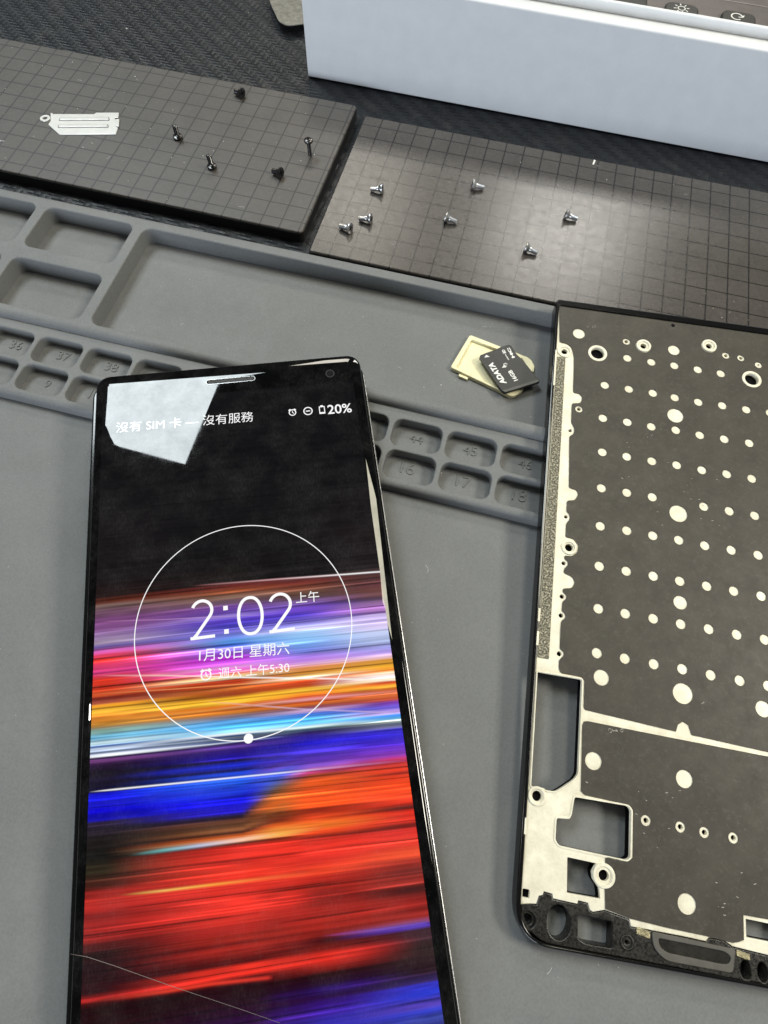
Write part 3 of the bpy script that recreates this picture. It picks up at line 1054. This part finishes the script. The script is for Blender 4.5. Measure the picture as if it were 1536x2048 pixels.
N1, N2, N3 = noise1(1, 400), noise1(2, 900), noise1(5, 60)
DX0, DX1 = P2(186, 1450, -.02).x, 0
DX0 = .21
DX1 = PW - .26
DY0, DY1 = -.70, -PL + .75
STR = []
for _ in range(230):
    s0 = rs.uniform(5.4, PL - .3)
    xa = rs.uniform(-2.5, 5.6)
    STR.append((s0, xa, xa + rs.uniform(1.2, 5.5), rs.uniform(.006, .022), rs.choice((.3, .45, .6, 1.5, 1.9, 2.4))))
BIN = {}
for q_ in STR:
    for b_ in range(int((q_[0] - .3) * 5), int((q_[0] + .3) * 5) + 1):
        BIN.setdefault(b_, []).append(q_)
NU, NV = 60, 1150
BLUE = [(p.x, -p.y) for p in (P2(x, y, 0.001) for x, y in ((480, 1624), (502, 1606), (525, 1590), (555, 1573), (590, 1559), (620, 1549)))]


def lerp_pts(pts, x):
    if x <= pts[0][0]: return pts[0][1]
    for (a, p), (b, q) in zip(pts, pts[1:]):
        if x <= b:
            return p + (q - p) * (x - a) / (b - a)
    return pts[-1][1]



V, F, CC = [], [], []
for j in range(NV + 1):
    y = DY0 + (DY1 - DY0) * j / NV
    for i in range(NU + 1):
        x = DX0 + (DX1 - DX0) * i / NU
        V.append((x, y, dome(x, y) + .0012))
        s = -y
        # colours of the four sampled columns
        k = 0
        while k < 3 and x > cols[k + 1][0]:
            k += 1
        # sample along the leaning streaks
        u0, u1 = cols[k][0], cols[k + 1][0]
        t = min(1, max(0, (x - u0) / (u1 - u0)))
        lean = LEAN(s)
        sa, sb = s + lean * (x - u0), s - lean * (u1 - x)
        if k in (1, 2):
            # the lower edge of the blue field curves up: slide both samples along it
            bx_ = lerp_pts(BLUE, x)
            wgt = math.exp(-((s - bx_) / .42) ** 2)
            sa += wgt * (lerp_pts(BLUE, u0) - bx_ - lean * (x - u0))
            sb += wgt * (lerp_pts(BLUE, u1) - bx_ + lean * (u1 - x))
        c0 = lerp_list(cols[k][1], cols[k][2], sa)
        c1 = lerp_list(cols[k + 1][1], cols[k + 1][2], sb)
        c = c0.lerp(c1, t * t * (3 - 2 * t))
        sv = s + lean * (x - 3.4)
        amp = .5 + .5 * N3(x * 2.2 + sv * 1.7 + 20)
        g = 1 + .22 * N1(sv * 9 + 40) * N3(x * .9 + sv * .8 + 11) + .34 * amp * N1(sv * 24 + 3) + .30 * (1 - amp) * N2(sv * 60 + 7)
        c = c * max(.25, g)
        for s0, xa, xb, hw, gain in BIN.get(int(sv * 5), ()):
            if xa < x < xb and abs(sv - s0) < hw * 2.5:
                e_ = min(1, (x - xa) / .8, (xb - x) / .8)
                c = c * (1 + (gain - 1) * e_ * math.exp(-((sv - s0) / hw) ** 2))
        for pts, hw, lc in LINES:
            if x < pts[0].x or x > pts[-1].x:
                continue
            for q in range(len(pts) - 1):
                if x <= pts[q + 1].x:
                    tt = (x - pts[q].x) / (pts[q + 1].x - pts[q].x)
                    yy = pts[q].y * (1 - tt) + pts[q + 1].y * tt
                    d = abs(y - yy)
                    edge = min(1, (x - pts[0].x) / .5)
                    h2 = hw * (.35 + .65 * edge)
                    if d < h2 * 2.2:
                        wgt = math.exp(-(d / h2) ** 2) * min(1, edge * 1.6 + .1)
                        c = c.lerp(lc[q].lerp(lc[q + 1], tt), wgt)
                    break
        CC.append((c.x, c.y, c.z, 1.0))
for j in range(NV):
    for i in range(NU):
        a = j * (NU + 1) + i
        F.append((a, a + NU + 1, a + NU + 2, a + 1))
me = mesh('display', V, F, True)
ca = me.color_attributes.new('picture', 'FLOAT_COLOR', 'POINT')
ca.data.foreach_set('color', [x for c in CC for x in c])
display = link('display', me, DISP, phone)

# ---- writing and symbols on the display
ZT = .0026


def ui(name, geo, parent=display):
    return link(name, mesh(name, *geo), WHITE_UI, parent)


q = lambda x, y: P2(x, y, ZT)
ui('status_writing', place_text('沒有 SIM 卡 — 沒有服務', q(232, 864), q(507, 841), ZT))
ui('battery_writing', place_text('20%', q(656, 828), q(704, 824), ZT, bold=.012))


def alarm_icon(c, r, w):
    parts = [ribbon([c + Vector((r * math.cos(a), r * math.sin(a))) for a in [2 * math.pi * t / 28 for t in range(28)]], w, ZT, True)]
    parts.append(ribbon([c + Vector((0, r * .62)), c + Vector((0, -r * .05)), c + Vector((r * .45, -r * .35))], w * .8, ZT))
    for s in (-1, 1):
        parts.append(ribbon([c + Vector((s * r * 1.12, r * .78)), c + Vector((s * r * .55, r * 1.22))], w * 1.1, ZT))
    return join_geo(parts)


px = (q(500, 1300) - q(490, 1300)).length / 10
ui('alarm_symbol', alarm_icon(q(585, 825), 7.8 * px * .98, 2.4 * px))
c = q(616, 822)
ui('quiet_symbol', join_geo([ribbon([c + Vector((.105 * math.cos(a), .105 * math.sin(a))) for a in [2 * math.pi * t / 28 for t in range(28)]], .028, ZT, True),
                             ribbon([c + Vector((-.055, 0)), c + Vector((.055, 0))], .03, ZT)]))
c = q(644, 819)
bx = lambda x0, y0, x1, y1: ([(c.x + x0, c.y + y0, ZT), (c.x + x1, c.y + y0, ZT), (c.x + x1, c.y + y1, ZT), (c.x + x0, c.y + y1, ZT)], [(0, 1, 2, 3)])
ui('battery_symbol', join_geo([bx(-.075, -.125, .075, -.075), bx(-.075, -.075, -.052, .095), bx(.052, -.075, .075, .095), bx(-.052, .070, .052, .095), bx(-.035, .095, .035, .125)]))

# clock figures, drawn as strokes of even width
def two(x0, x1, y0, y1):
    w, h = x1 - x0, y1 - y0
    r = w * .44
    cx, cy = x0 + w * .48, y1 - r
    pts = [(cx + r * math.cos(math.radians(a)), cy + r * 1.02 * math.sin(math.radians(a))) for a in range(158, -41, -9)]
    lx, ly = pts[-1]
    for t in (.2, .5, .8):
        pts.append((lx + (x0 + w * .08 - lx) * t, ly + (y0 - ly) * t - .0))
    pts.append((x0 + w * .04, y0))
    return pts


def clock_geo():
    parts = []
    sw = 6.3 * px
    H = sw / 2
    for (xl, yb), (xr, _), (xt, yt) in (((381, 1281), (430, 1278), (381, 1202)), ((539, 1267), (590, 1263), (539, 1188))):
        a, b, t = q(xl, yb), q(xr, yb - 3), q(xt, yt)
        x0, x1, y0, y1 = a.x, b.x, a.y, t.y
        parts.append(ribbon(two(x0 + H * .8, x1 - H * .2, y0 + H * .4, y1 - H), sw, ZT))
        parts.append(ribbon([(x0, y0 + H), (x1 + H * .1, y0 + H)], sw, ZT + .0006))
    a, b, t = q(476, 1272), q(530, 1268), q(476, 1195)
    cx, cy = (a.x + b.x) / 2, (a.y + t.y) / 2 - .01
    rx, ry = (b.x - a.x) / 2 - H, (t.y - a.y) / 2 - H * .7
    parts.append(ribbon([(cx + rx * (abs(math.cos(u)) ** .86) * (1 if math.cos(u) > 0 else -1), cy + ry * math.sin(u)) for u in [2 * math.pi * k / 48 for k in range(48)]], sw, ZT, True))
    for xy in ((451, 1216), (453, 1263)):
        p = q(*xy)
        h = 4.6 * px
        parts.append(([(p.x - h, p.y - h, ZT), (p.x + h, p.y - h, ZT), (p.x + h, p.y + h, ZT), (p.x - h, p.y + h, ZT)], [(0, 1, 2, 3)]))
    return join_geo(parts)


ui('clock_time', clock_geo())
ui('morning_writing', place_text('上午', q(592, 1205), q(639, 1201), ZT))
ui('date_writing', place_text('1月30日 星期六', q(398, 1321), q(579, 1306), ZT))
ui('alarm_writing', place_text('週六 上午5:30', q(437, 1356), q(579, 1343), ZT))
ui('alarm_symbol', alarm_icon(q(412, 1350), 9.4 * px, 2.6 * px))
cl, cr, ct, cb = q(267, 1262), q(702, 1250), q(488, 1049), q(496, 1476)
cc = (cl + cr + ct + cb) / 4
rr = ((cl - cr).length + (ct - cb).length) / 4
ui('clock_ring', ribbon([cc + Vector((rr * math.cos(a), rr * math.sin(a))) for a in [2 * math.pi * t / 160 for t in range(160)]], 1.9 * px, ZT - .001, True))
ui('ring_dot', disc_geo(q(497, 1477), 9 * px, ZT + .0012))

# ---- earpiece, camera, scratch
ea, eb = P2(411, 764, 0), P2(511, 757, 0)
em = (ea + eb) / 2
ew, eh = (eb - ea).length / 2, .085
ear = plate('earpiece', rrect(em.x - ew, em.y - eh, em.x + ew, em.y + eh, eh, 8), [rrect(em.x - ew + .025, em.y - eh + .025, em.x + ew - .025, em.y + eh - .025, eh - .026, 8)], -.02, .004, plain('earpiece_rim', (.20, .20, .20), .25, .8), phone, bo=.006, seg=2)
plate('earpiece_cloth', rrect(em.x - ew + .02, em.y - eh + .02, em.x + ew - .02, em.y + eh - .02, eh - .021, 8), [], -.022, .0015, MESHB, ear)
parts = []
for k in range(44):
    x = em.x - ew + .07 + k * (2 * ew - .14) / 43
    parts.append(ribbon([(x - .022, em.y - .045), (x + .022, em.y + .045)], .010, .0028))
link('earpiece_mesh', mesh('earpiece_mesh', *join_geo(parts)), plain('earpiece_wire', (.07, .07, .072), .5, .2), ear)
cp = P2(660, 747, 0.001)
fc = link('front_camera', mesh('front_camera', *disc_geo(cp, .125, .0010, 32)), plain('camera_window', (.012, .012, .013), .08), phone)
link('camera_ring', mesh('camera_ring', *ribbon([cp + Vector((.105 * math.cos(a), .105 * math.sin(a))) for a in [2 * math.pi * t / 32 for t in range(32)]],   .02, .0018, True)), plain('camera_ring_grey', (.05, .05, .05), .12), fc)
scr = [P2(x, y, .002) for x, y in ((141, 1908), (175, 1914), (230, 1932), (300, 1957), (360, 1978), (420, 1998), (480, 2018), (560, 2046))]
link('scratch', mesh('scratch', *ribbon(scr, [.004, .010, .009, .008, .007, .006, .006, .005], .0025)), plain('scratch_grey', (.17, .14, .13), .7), phone)

# ================================================================== OPENED PHONE FRAME (right)
CP = Plane((1113, 597), 1.20, (1030, 1840), .60)
chas = empty('phone_midframe', CP.M.copy(), label='stripped phone midframe of pale metal under black sheet with rows of pale dots', cat='phone frame')
C = CP.loc
CW, CL = 6.98, 15.80
W0, W1 = -.15, -.06                 # metal plate
outer = rounded([(0, 0), (CW, 0), (CW, -CL), (0, -CL)], [.16, .16, .75, .75], 10)
inner = inset(ccw(outer), .13)
plate('side_rim', outer, [rounded([(.095, -.21), (CW - .095, -.21), (CW - .095, -CL + .06), (.095, -CL + .06)], [.06, .06, .66, .66], 10)], -.40, 0.0, GLOSSB, chas, bo=.04, bh=.02, seg=3)


def cpts(*qs, w=W1):
    return [C(x, y, w) for x, y in qs]


# windows cut through the plate
win1 = rounded(cpts((1075, 1344), (1164, 1359), (1156, 1547), (1149, 1558), (1121, 1577), (1110, 1583), (1091, 1580), (1087, 1576), (1062, 1572)), [.03, .04, .1, .1, .08, .06, .04, .04, .03])
win2 = rounded(cpts((1149, 1594), (1255, 1612), (1262, 1620), (1260, 1716), (1252, 1720), (1118, 1691), (1110.5, 1680), (1113, 1636), (1139, 1638), (1143, 1630)), [.05, .08, .05, .06, .06, .10, .06, .05, .05, .05])
win3 = rounded(cpts((1135, 1714.5), (1193, 1727), (1184, 1743), (1186, 1758), (1198.5, 1777), (1200.5, 1798), (1134, 1786)), .02)
win4 = cpts((1492, 1838), (1580, 1856), (1580, 1892), (1493, 1875))
BIGH = [(1195, 707, .185, .265), (1503, 759, .185, .265)]
RH = [(1253, 683, .052, .105), (1452, 711, .052, .105), (1482, 716, .05, .10), (1517, 730, .03, .10), (1158, 818, .05, .10),
      (1292, 1641, .050, .105), (1361, 1654, .05, .105), (1409, 1665, .05, .105), (1467, 1676, .05, .105)]
EDGEH = [(1140.6, 861, .045), (1131.8, 1033.6, .045), (1127.4, 1126.4, .05), (1124, 1193, .052), (1122, 1231, .052), (1118.6, 1307.5, .055)]
BOSS = [(1129, 703, .20, .085), (1287, 692, .205, .085), (1418, 692, .205, .085), (1138, 1095, .185, .095), (1074, 1592, .19, .10), (1207.5, 1751, .225, .10)]
px_holes = [circle(C(x, y, W1), r, 18) for x, y, r, _ in RH] + [circle(C(x, y, W1), r, 28) for x, y, r, _ in BIGH] + \
    [circle(C(x, y, W1), r, 14) for x, y, r in EDGEH] + [circle(C(x, y, W1), r, 18) for x, y, _, r in BOSS]
sq = C(1052, 1787, W1)
px_holes.append(rrect(sq.x - .07, sq.y - .075, sq.x + .07, sq.y + .075, .02, 2))
plate_bot = cpts((1040, 1806), (1073, 1808), (1078, 1792), (1086, 1790), (1088, 1783), (1105, 1788), (1106, 1797), (1155, 1808), (1157, 1801), (1176, 1806), (1180, 1820), (1186, 1824), (1210, 1820), (1259, 1838), (1262, 1853), (1372, 1874), (1412, 1883), (1418, 1875), (1447, 1880), (1465, 1893), (1580, 1921))
po = [Vector((.10, -.215))] + [Vector((.10, plate_bot[0].y))] + plate_bot + [Vector((CW - .1, plate_bot[-1].y)), Vector((CW - .1, -.215))]
plate('metal_plate', po, [win1, win2, win3, win4] + px_holes, W0, W1, ALLOY, chas, bo=.015, bh=.012, seg=2)

# bright raised lip round the lower windows and the divider bar between the two sheets
DOTS = []
for row in ([(1255, 716), (1303, 724), (1349, 731), (1396, 739), (1442, 747)],
            [(1210, 770), (1258, 778), (1306, 786), (1350, 795), (1397, 804), (1445, 811), (1493, 819)],
            [(1206, 836), (1255, 844), (1303, 853), (1352, 860), (1400, 870), (1449, 878), (1499, 886)],
            [(1205, 904), (1254, 913), (1304, 922), (1354, 930), (1404, 940), (1454, 948), (1504, 957)],
            [(1203, 976), (1254, 985), (1305, 994), (1408, 1013), (1459, 1022), (1510, 1031)],
            [(1201, 1052), (1254, 1061), (1306, 1071), (1358, 1080), (1410, 1091), (1463, 1100), (1517, 1110)],
            [(1199, 1132), (1253, 1142), (1307, 1152), (1360, 1162), (1414, 1172), (1468, 1182), (1523, 1192)],
            [(1197, 1217), (1251, 1227), (1307, 1237), (1362, 1248), (1418, 1258), (1474, 1269), (1530, 1279)],
            [(1194, 1306), (1250, 1317), (1308, 1328), (1365, 1338), (1422, 1350), (1480, 1361), (1537, 1372)]):
    DOTS += [(x, y, .118) for x, y in row]
MED = [(1158, 667, .17), (1348, 700, .165), (1351, 831, .215), (1357, 1027, .225), (1361, 1205, .165), (1366, 1387, .225), (1203, 1355, .175), (1527, 1418, .175)]
LOWD = [(1187, 1522, .18), (1369, 1558, .18), (1374, 1808, .185)]
T0, T1 = W1 + .001, W1 + .020
up = [(1119, 605)]
up_left = [(1117, 680), (1121, 684), (1134, 687), (1142, 693), (1146, 704), (1148, 716), (1146.6, 785), (1160, 787.6), (1165, 796), (1161, 806), (1144, 806.5), (1142.5, 845), (1148, 854), (1149, 862), (1146, 869), (1139, 872),
           (1138, 975), (1153, 980), (1157, 989), (1150, 1000), (1134, 1001), (1133, 1023), (1140, 1030), (1139, 1040), (1132.5, 1046), (1131, 1074), (1147, 1077), (1157, 1090), (1155, 1104), (1145, 1112), (1129, 1111), (1128.5, 1117), (1136, 1123), (1136, 1131), (1129, 1136), (1127, 1145), (1145, 1154), (1150, 1165), (1144, 1176), (1126, 1177), (1125.5, 1184), (1133, 1190), (1133, 1197), (1125, 1203), (1123.5, 1222), (1131, 1228), (1131, 1236), (1122, 1242), (1119.5, 1298), (1128, 1304), (1127, 1312), (1118, 1320), (1118, 1338), (1122, 1346), (1164, 1354), (1169, 1361), (1167.5, 1416), (1175, 1424)]
ul = [Vector((C(x, y, T1).x, C(x, y, T1).y)) for x, y in up_left]
b_r = C(1536, 1504, T1)
ul_bot = [C(1352, 1463, T1), C(1356, 1449, T1), C(1366, 1443, T1), C(1377, 1450, T1), C(1384, 1470, T1), b_r, Vector((CW - .30, b_r.y + (CW - .30 - b_r.x) * -.0)), Vector((CW - .30, -.22)), Vector((C(1119, 605, T1).x, -.22))]
dh = [circle(C(x, y, T1), r, 18) for x, y, r in DOTS] + [circle(C(x, y, T1), r, 28) for x, y, r in MED]
dh += [circle(C(x, y, T1), r2, 30) for x, y, _, r2 in BIGH] + [circle(C(x, y, T1), r2, 16) for x, y, _, r2 in RH[:5]]
dh += [circle(C(x, y, T1), r + .012, 28) for x, y, r, _ in BOSS[1:3]]
# further dots beyond the picture's right edge, on the same pitch
for ry in (819, 886, 957, 1031, 1110, 1192):
    bx_ = {819: 1493, 886: 1499, 957: 1504, 1031: 1510, 1110: 1517, 1192: 1523}[ry]
    p = C(bx_, ry, T1)
    if p.x + .633 < CW - .5:
        dh.append(circle((p.x + .633, p.y), .118, 18))
plate('black_sheet', rounded(ul, .055, 3)[4:-4] + ul_bot, dh, T0, T1, GRAPH, chas)
lo = [C(x, y, T1) for x, y in ((1165, 1450), (1168, 1443), (1175, 1442), (1300, 1467), (1536, 1513))]
lo += [Vector((CW - .30, lo[-1].y)), Vector((CW - .30, C(1536, 1838, T1).y))]
lo += [C(x, y, T1) for x, y in ((1536, 1839), (1487, 1830), (1488, 1880), (1478, 1884), (1466, 1886), (1412, 1872), (1340, 1857), (1259, 1837), (1211, 1818), (1210, 1776), (1226, 1767), (1231, 1751), (1224, 1735), (1211, 1726), (1211, 1717), (1216, 1714), (1256, 1723), (1266, 1715), (1267, 1622), (1259, 1610), (1170, 1590), (1162, 1582))]
ld = [circle(C(x, y, T1), r, 28) for x, y, r in LOWD] + [circle(C(x, y, T1), r2, 18) for x, y, _, r2 in RH[5:]]
plate('black_sheet', lo, ld, T0, T1, GRAPH, chas)
tiny = C(1346, 651, T1)
link('sensor_hole', mesh('sensor_hole', *disc_geo(tiny, .055, T1 + .001, 16)), BEZEL, chas)
# worn spots and knife marks on the black film
rm = random.Random(21)
parts = []
for cx_, cy_, rx_, ry_, n_ in ((1232, 1461, 16, 4, 16), (1181, 651, 9, 4, 7), (1062 + 340, 1404, 5, 3, 3), (1325, 1640, 60, 60, 10), (1400, 1000, 90, 80, 14), (1280, 900, 60, 60, 10), (1172, 1563, 5, 2, 2), (1420, 620, 60, 20, 8), (1470, 1780, 40, 50, 8)):
    for _ in range(n_):
        p_ = C(cx_ + rm.uniform(-rx_, rx_), cy_ + rm.uniform(-ry_, ry_), T1)
        a_, l_ = rm.uniform(-.6, .5), rm.uniform(.012, .06)
        parts.append(ribbon([p_, p_ + Vector((l_ * math.cos(a_), l_ * math.sin(a_)))], rm.uniform(.006, .013), T1 + .0012))
o_ = link('scuff_marks', mesh('scuff_marks', *join_geo(parts)), plain('scuff_grey', (.42, .39, .33), .6), chas)
o_['kind'] = 'stuff'
# raised screw bosses
for x, y, r, h in BOSS:
    p = C(x, y, W1)
    s = plate('screw_boss', circle(p, r, 28), [circle(p, r * .72, 28)], W1 - .02, W1 + .035, ALLOY, chas, bo=.012, bh=.012, seg=2)
for x, y, h, r in BIGH:
    p = C(x, y, W1)
    plate('hole_collar', circle(p, r, 30), [circle(p, h + .004, 30)], W1 + .0005, W1 + .022, ALLOY, chas, bo=.006, bh=.006, seg=2)
# foam strip
plate('foam_strip', cpts((1114, 714), (1130.5, 716), (1097, 1318), (1075, 1314)), [], W1 + .001, W1 + .022, FOAM, chas)
# lip on windows
lip2 = inset(ccw(win2), -.035)
lipset = [(win1, .03), (win2, .035)]
for wn, t in lipset:
    cw = ccw(wn)
    plate('window_lip', inset(cw, -t), [cw], W1 + .0008, W1 + .02, ALLOY, chas, bo=.008, bh=.006, seg=2)
# black plastic bottom housing
hb = C(1118, 1845, W1)
oval = circle(hb, .235, 28, .30)
hw = rounded(cpts((1157, 1829), (1226, 1844), (1224, 1897), (1172, 1888), (1156, 1878)), .04)
slots = [circle(C(1492, 1941, W1), .10, 18, .165), circle(C(1526, 1945, W1), .10, 18, .165), circle(C(1552, 1950, W1), .10, 18, .165)]
bossp = C(1056, 1840, W1)
top_edge = [Vector((p.x, p.y)) for p in plate_bot]
hout = [Vector((.10, top_edge[0].y - .012))] + [p + Vector((0, -.012)) for p in top_edge] + [Vector((CW - .10, top_edge[-1].y - .012))]
arc = lambda cx, a0: [Vector((cx + .66 * math.cos(math.radians(a0 + 9 * k)), -CL + .725 + .66 * math.sin(math.radians(a0 + 9 * k)))) for k in range(11)]
hout += arc(CW - .76, -90)[::-1] + arc(.76, 180)[::-1]
under = [Vector((.10, -.215)), Vector((.10, top_edge[0].y + .05)), Vector((CW - .10, top_edge[-1].y + .05)), Vector((CW - .10, -.215))]
grow = lambda h: inset(ccw(h), -.012)
plate('shade_backing', under, [grow(win1), grow(win2), grow(win3), grow(win4)], -.38, W0 - .004, BEZEL, chas)  # black plate added underneath so the holes and window walls look shaded
sp_o = rounded(cpts((1303, 1862), (1470, 1898), (1465, 1946), (1330, 1921), (1306, 1895)), [.05, .05, .08, .15, .12])
sp_i = rounded(cpts((1315, 1875), (1448, 1902), (1462, 1913), (1456, 1928), (1440, 1927), (1334, 1905), (1319, 1893)), .06)
small_boss = C(1254, 1885, W1)
plate('bottom_housing', hout, [oval, hw, circle(bossp, .15, 24), circle(small_boss, .035, 14)] + slots, -.40, W1 - .005, BLACKP, chas, bo=.02, bh=.02, seg=2)
pb = plate('socket_ring', circle(bossp, .155, 26), [circle(bossp, .095, 24)], W1 - .16, W1 - .06, BLACKP, chas, bo=.015, bh=.015, seg=2)
plate('screw_boss', circle(small_boss, .135, 24), [circle(small_boss, .10, 24)], W1 - .008, W1 + .02, BLACKP, chas, bo=.01, bh=.01, seg=2)
plate('speaker_gasket', sp_o, [sp_i], W1 - .006, W1 + .028, GASKET, chas, bo=.012, bh=.012, seg=2)
plate('speaker_cloth', inset(ccw(sp_i), .004), [], W1 - .006, W1 + .004, MESHB, chas)
for x0, y0, x1, y1 in ((1273, 1853, 1300, 1877), (1473, 1899, 1500, 1921)):
    a, b = C(x0, y0, W1), C(x1, y1, W1)
    plate('contact_pad', [(a.x, a.y), (b.x, a.y - .04), (b.x, b.y), (a.x, b.y + .04)], [], W1 - .006, W1 + .006, ADHES, chas)
# torn rim paint: pale bare patches along the left side
for y0, y1 in ((1216, 1242), (1262, 1290), (1635, 1668), (700, 770)):
    xa = lambda y: 1113 - (y - 597) * .0668
    a, b = C(xa(y0) + 6, y0, 0), C(xa(y1) + 6, y1, 0)
    plate('worn_rim_patch', [(.065, a.y), (.115, a.y), (.115, b.y), (.065, b.y)], [], -.03, .003, ALLOY, chas)

# ------------------------------------------------------------------ dust
rd = random.Random(11)
parts = []


def speck(x, y, z, r):
    n = rd.choice((4, 5, 6))
    a0 = rd.uniform(0, 6)
    vs = [(x + r * rd.uniform(.5, 1.2) * math.cos(a0 + 2 * math.pi * k / n), y + r * rd.uniform(.5, 1.2) * math.sin(a0 + 2 * math.pi * k / n), z + .002) for k in range(n)]
    vs.append((x, y, z + .002 + r * .6))
    return vs, [(k, (k + 1) % n, n) for k in range(n)]


for _ in range(95):
    x, y = rd.uniform(-27, -9.8), rd.uniform(-5.9, .5)
    parts.append(speck(x, y, ZL, rd.uniform(.006, .02)))
for _ in range(95):
    parts.append(speck(rd.uniform(-9.1, 8), rd.uniform(-6.4, .4), ZR, rd.uniform(.006, .018)))
for _ in range(60):
    parts.append(speck(rd.uniform(-22, -12.4), rd.uniform(.7, 7), 0, rd.uniform(.006, .02)))
for _ in range(70):
    parts.append(speck(rd.uniform(-14, -1), rd.uniform(-11.2, -7.6), ZF, rd.uniform(.005, .013)))
for _ in range(110):
    parts.append(speck(rd.uniform(-20, 4), rd.uniform(-24, -14.3), ZF, rd.uniform(.005, .012)))
for xy, z, r in (((253, 57), 0, .05), ((440, 133), 0, .025), ((270, 153), ZL, .025), ((145, 124), ZL, .02), ((1213, 359), ZR, .025), ((1185, 480), ZR, .02), ((882, 770), ZF, .02), ((848, 775), ZF, .02), ((882, 946), ZF, .025), ((1041, 325), ZR, .02)):
    p = at(*xy, z)
    parts.append(speck(p.x, p.y, z, r))
for _ in range(26):
    x, y, z = rd.choice(((rd.uniform(-20, 4), rd.uniform(-24, -14.3), ZF), (rd.uniform(-14, -1), rd.uniform(-11.2, -7.6), ZF), (rd.uniform(-9, 7), rd.uniform(-6.3, .3), ZR), (rd.uniform(-25, -10), rd.uniform(-5.8, .5), ZL)))
    a, L_, k = rd.uniform(0, 6.3), rd.uniform(.05, .22), rd.uniform(-1.2, 1.2)
    pts = [Vector((x + L_ * t * math.cos(a + k * t), y + L_ * t * math.sin(a + k * t))) for t in (0, .25, .5, .75, 1)]
    parts.append(ribbon(pts, .007, z + .004))
dust = link('dust_specks', mesh('dust_specks', *join_geo(parts)), DUST)
tag(dust, 'pale dust specks scattered over the mats and bench', 'dust', kind='stuff')
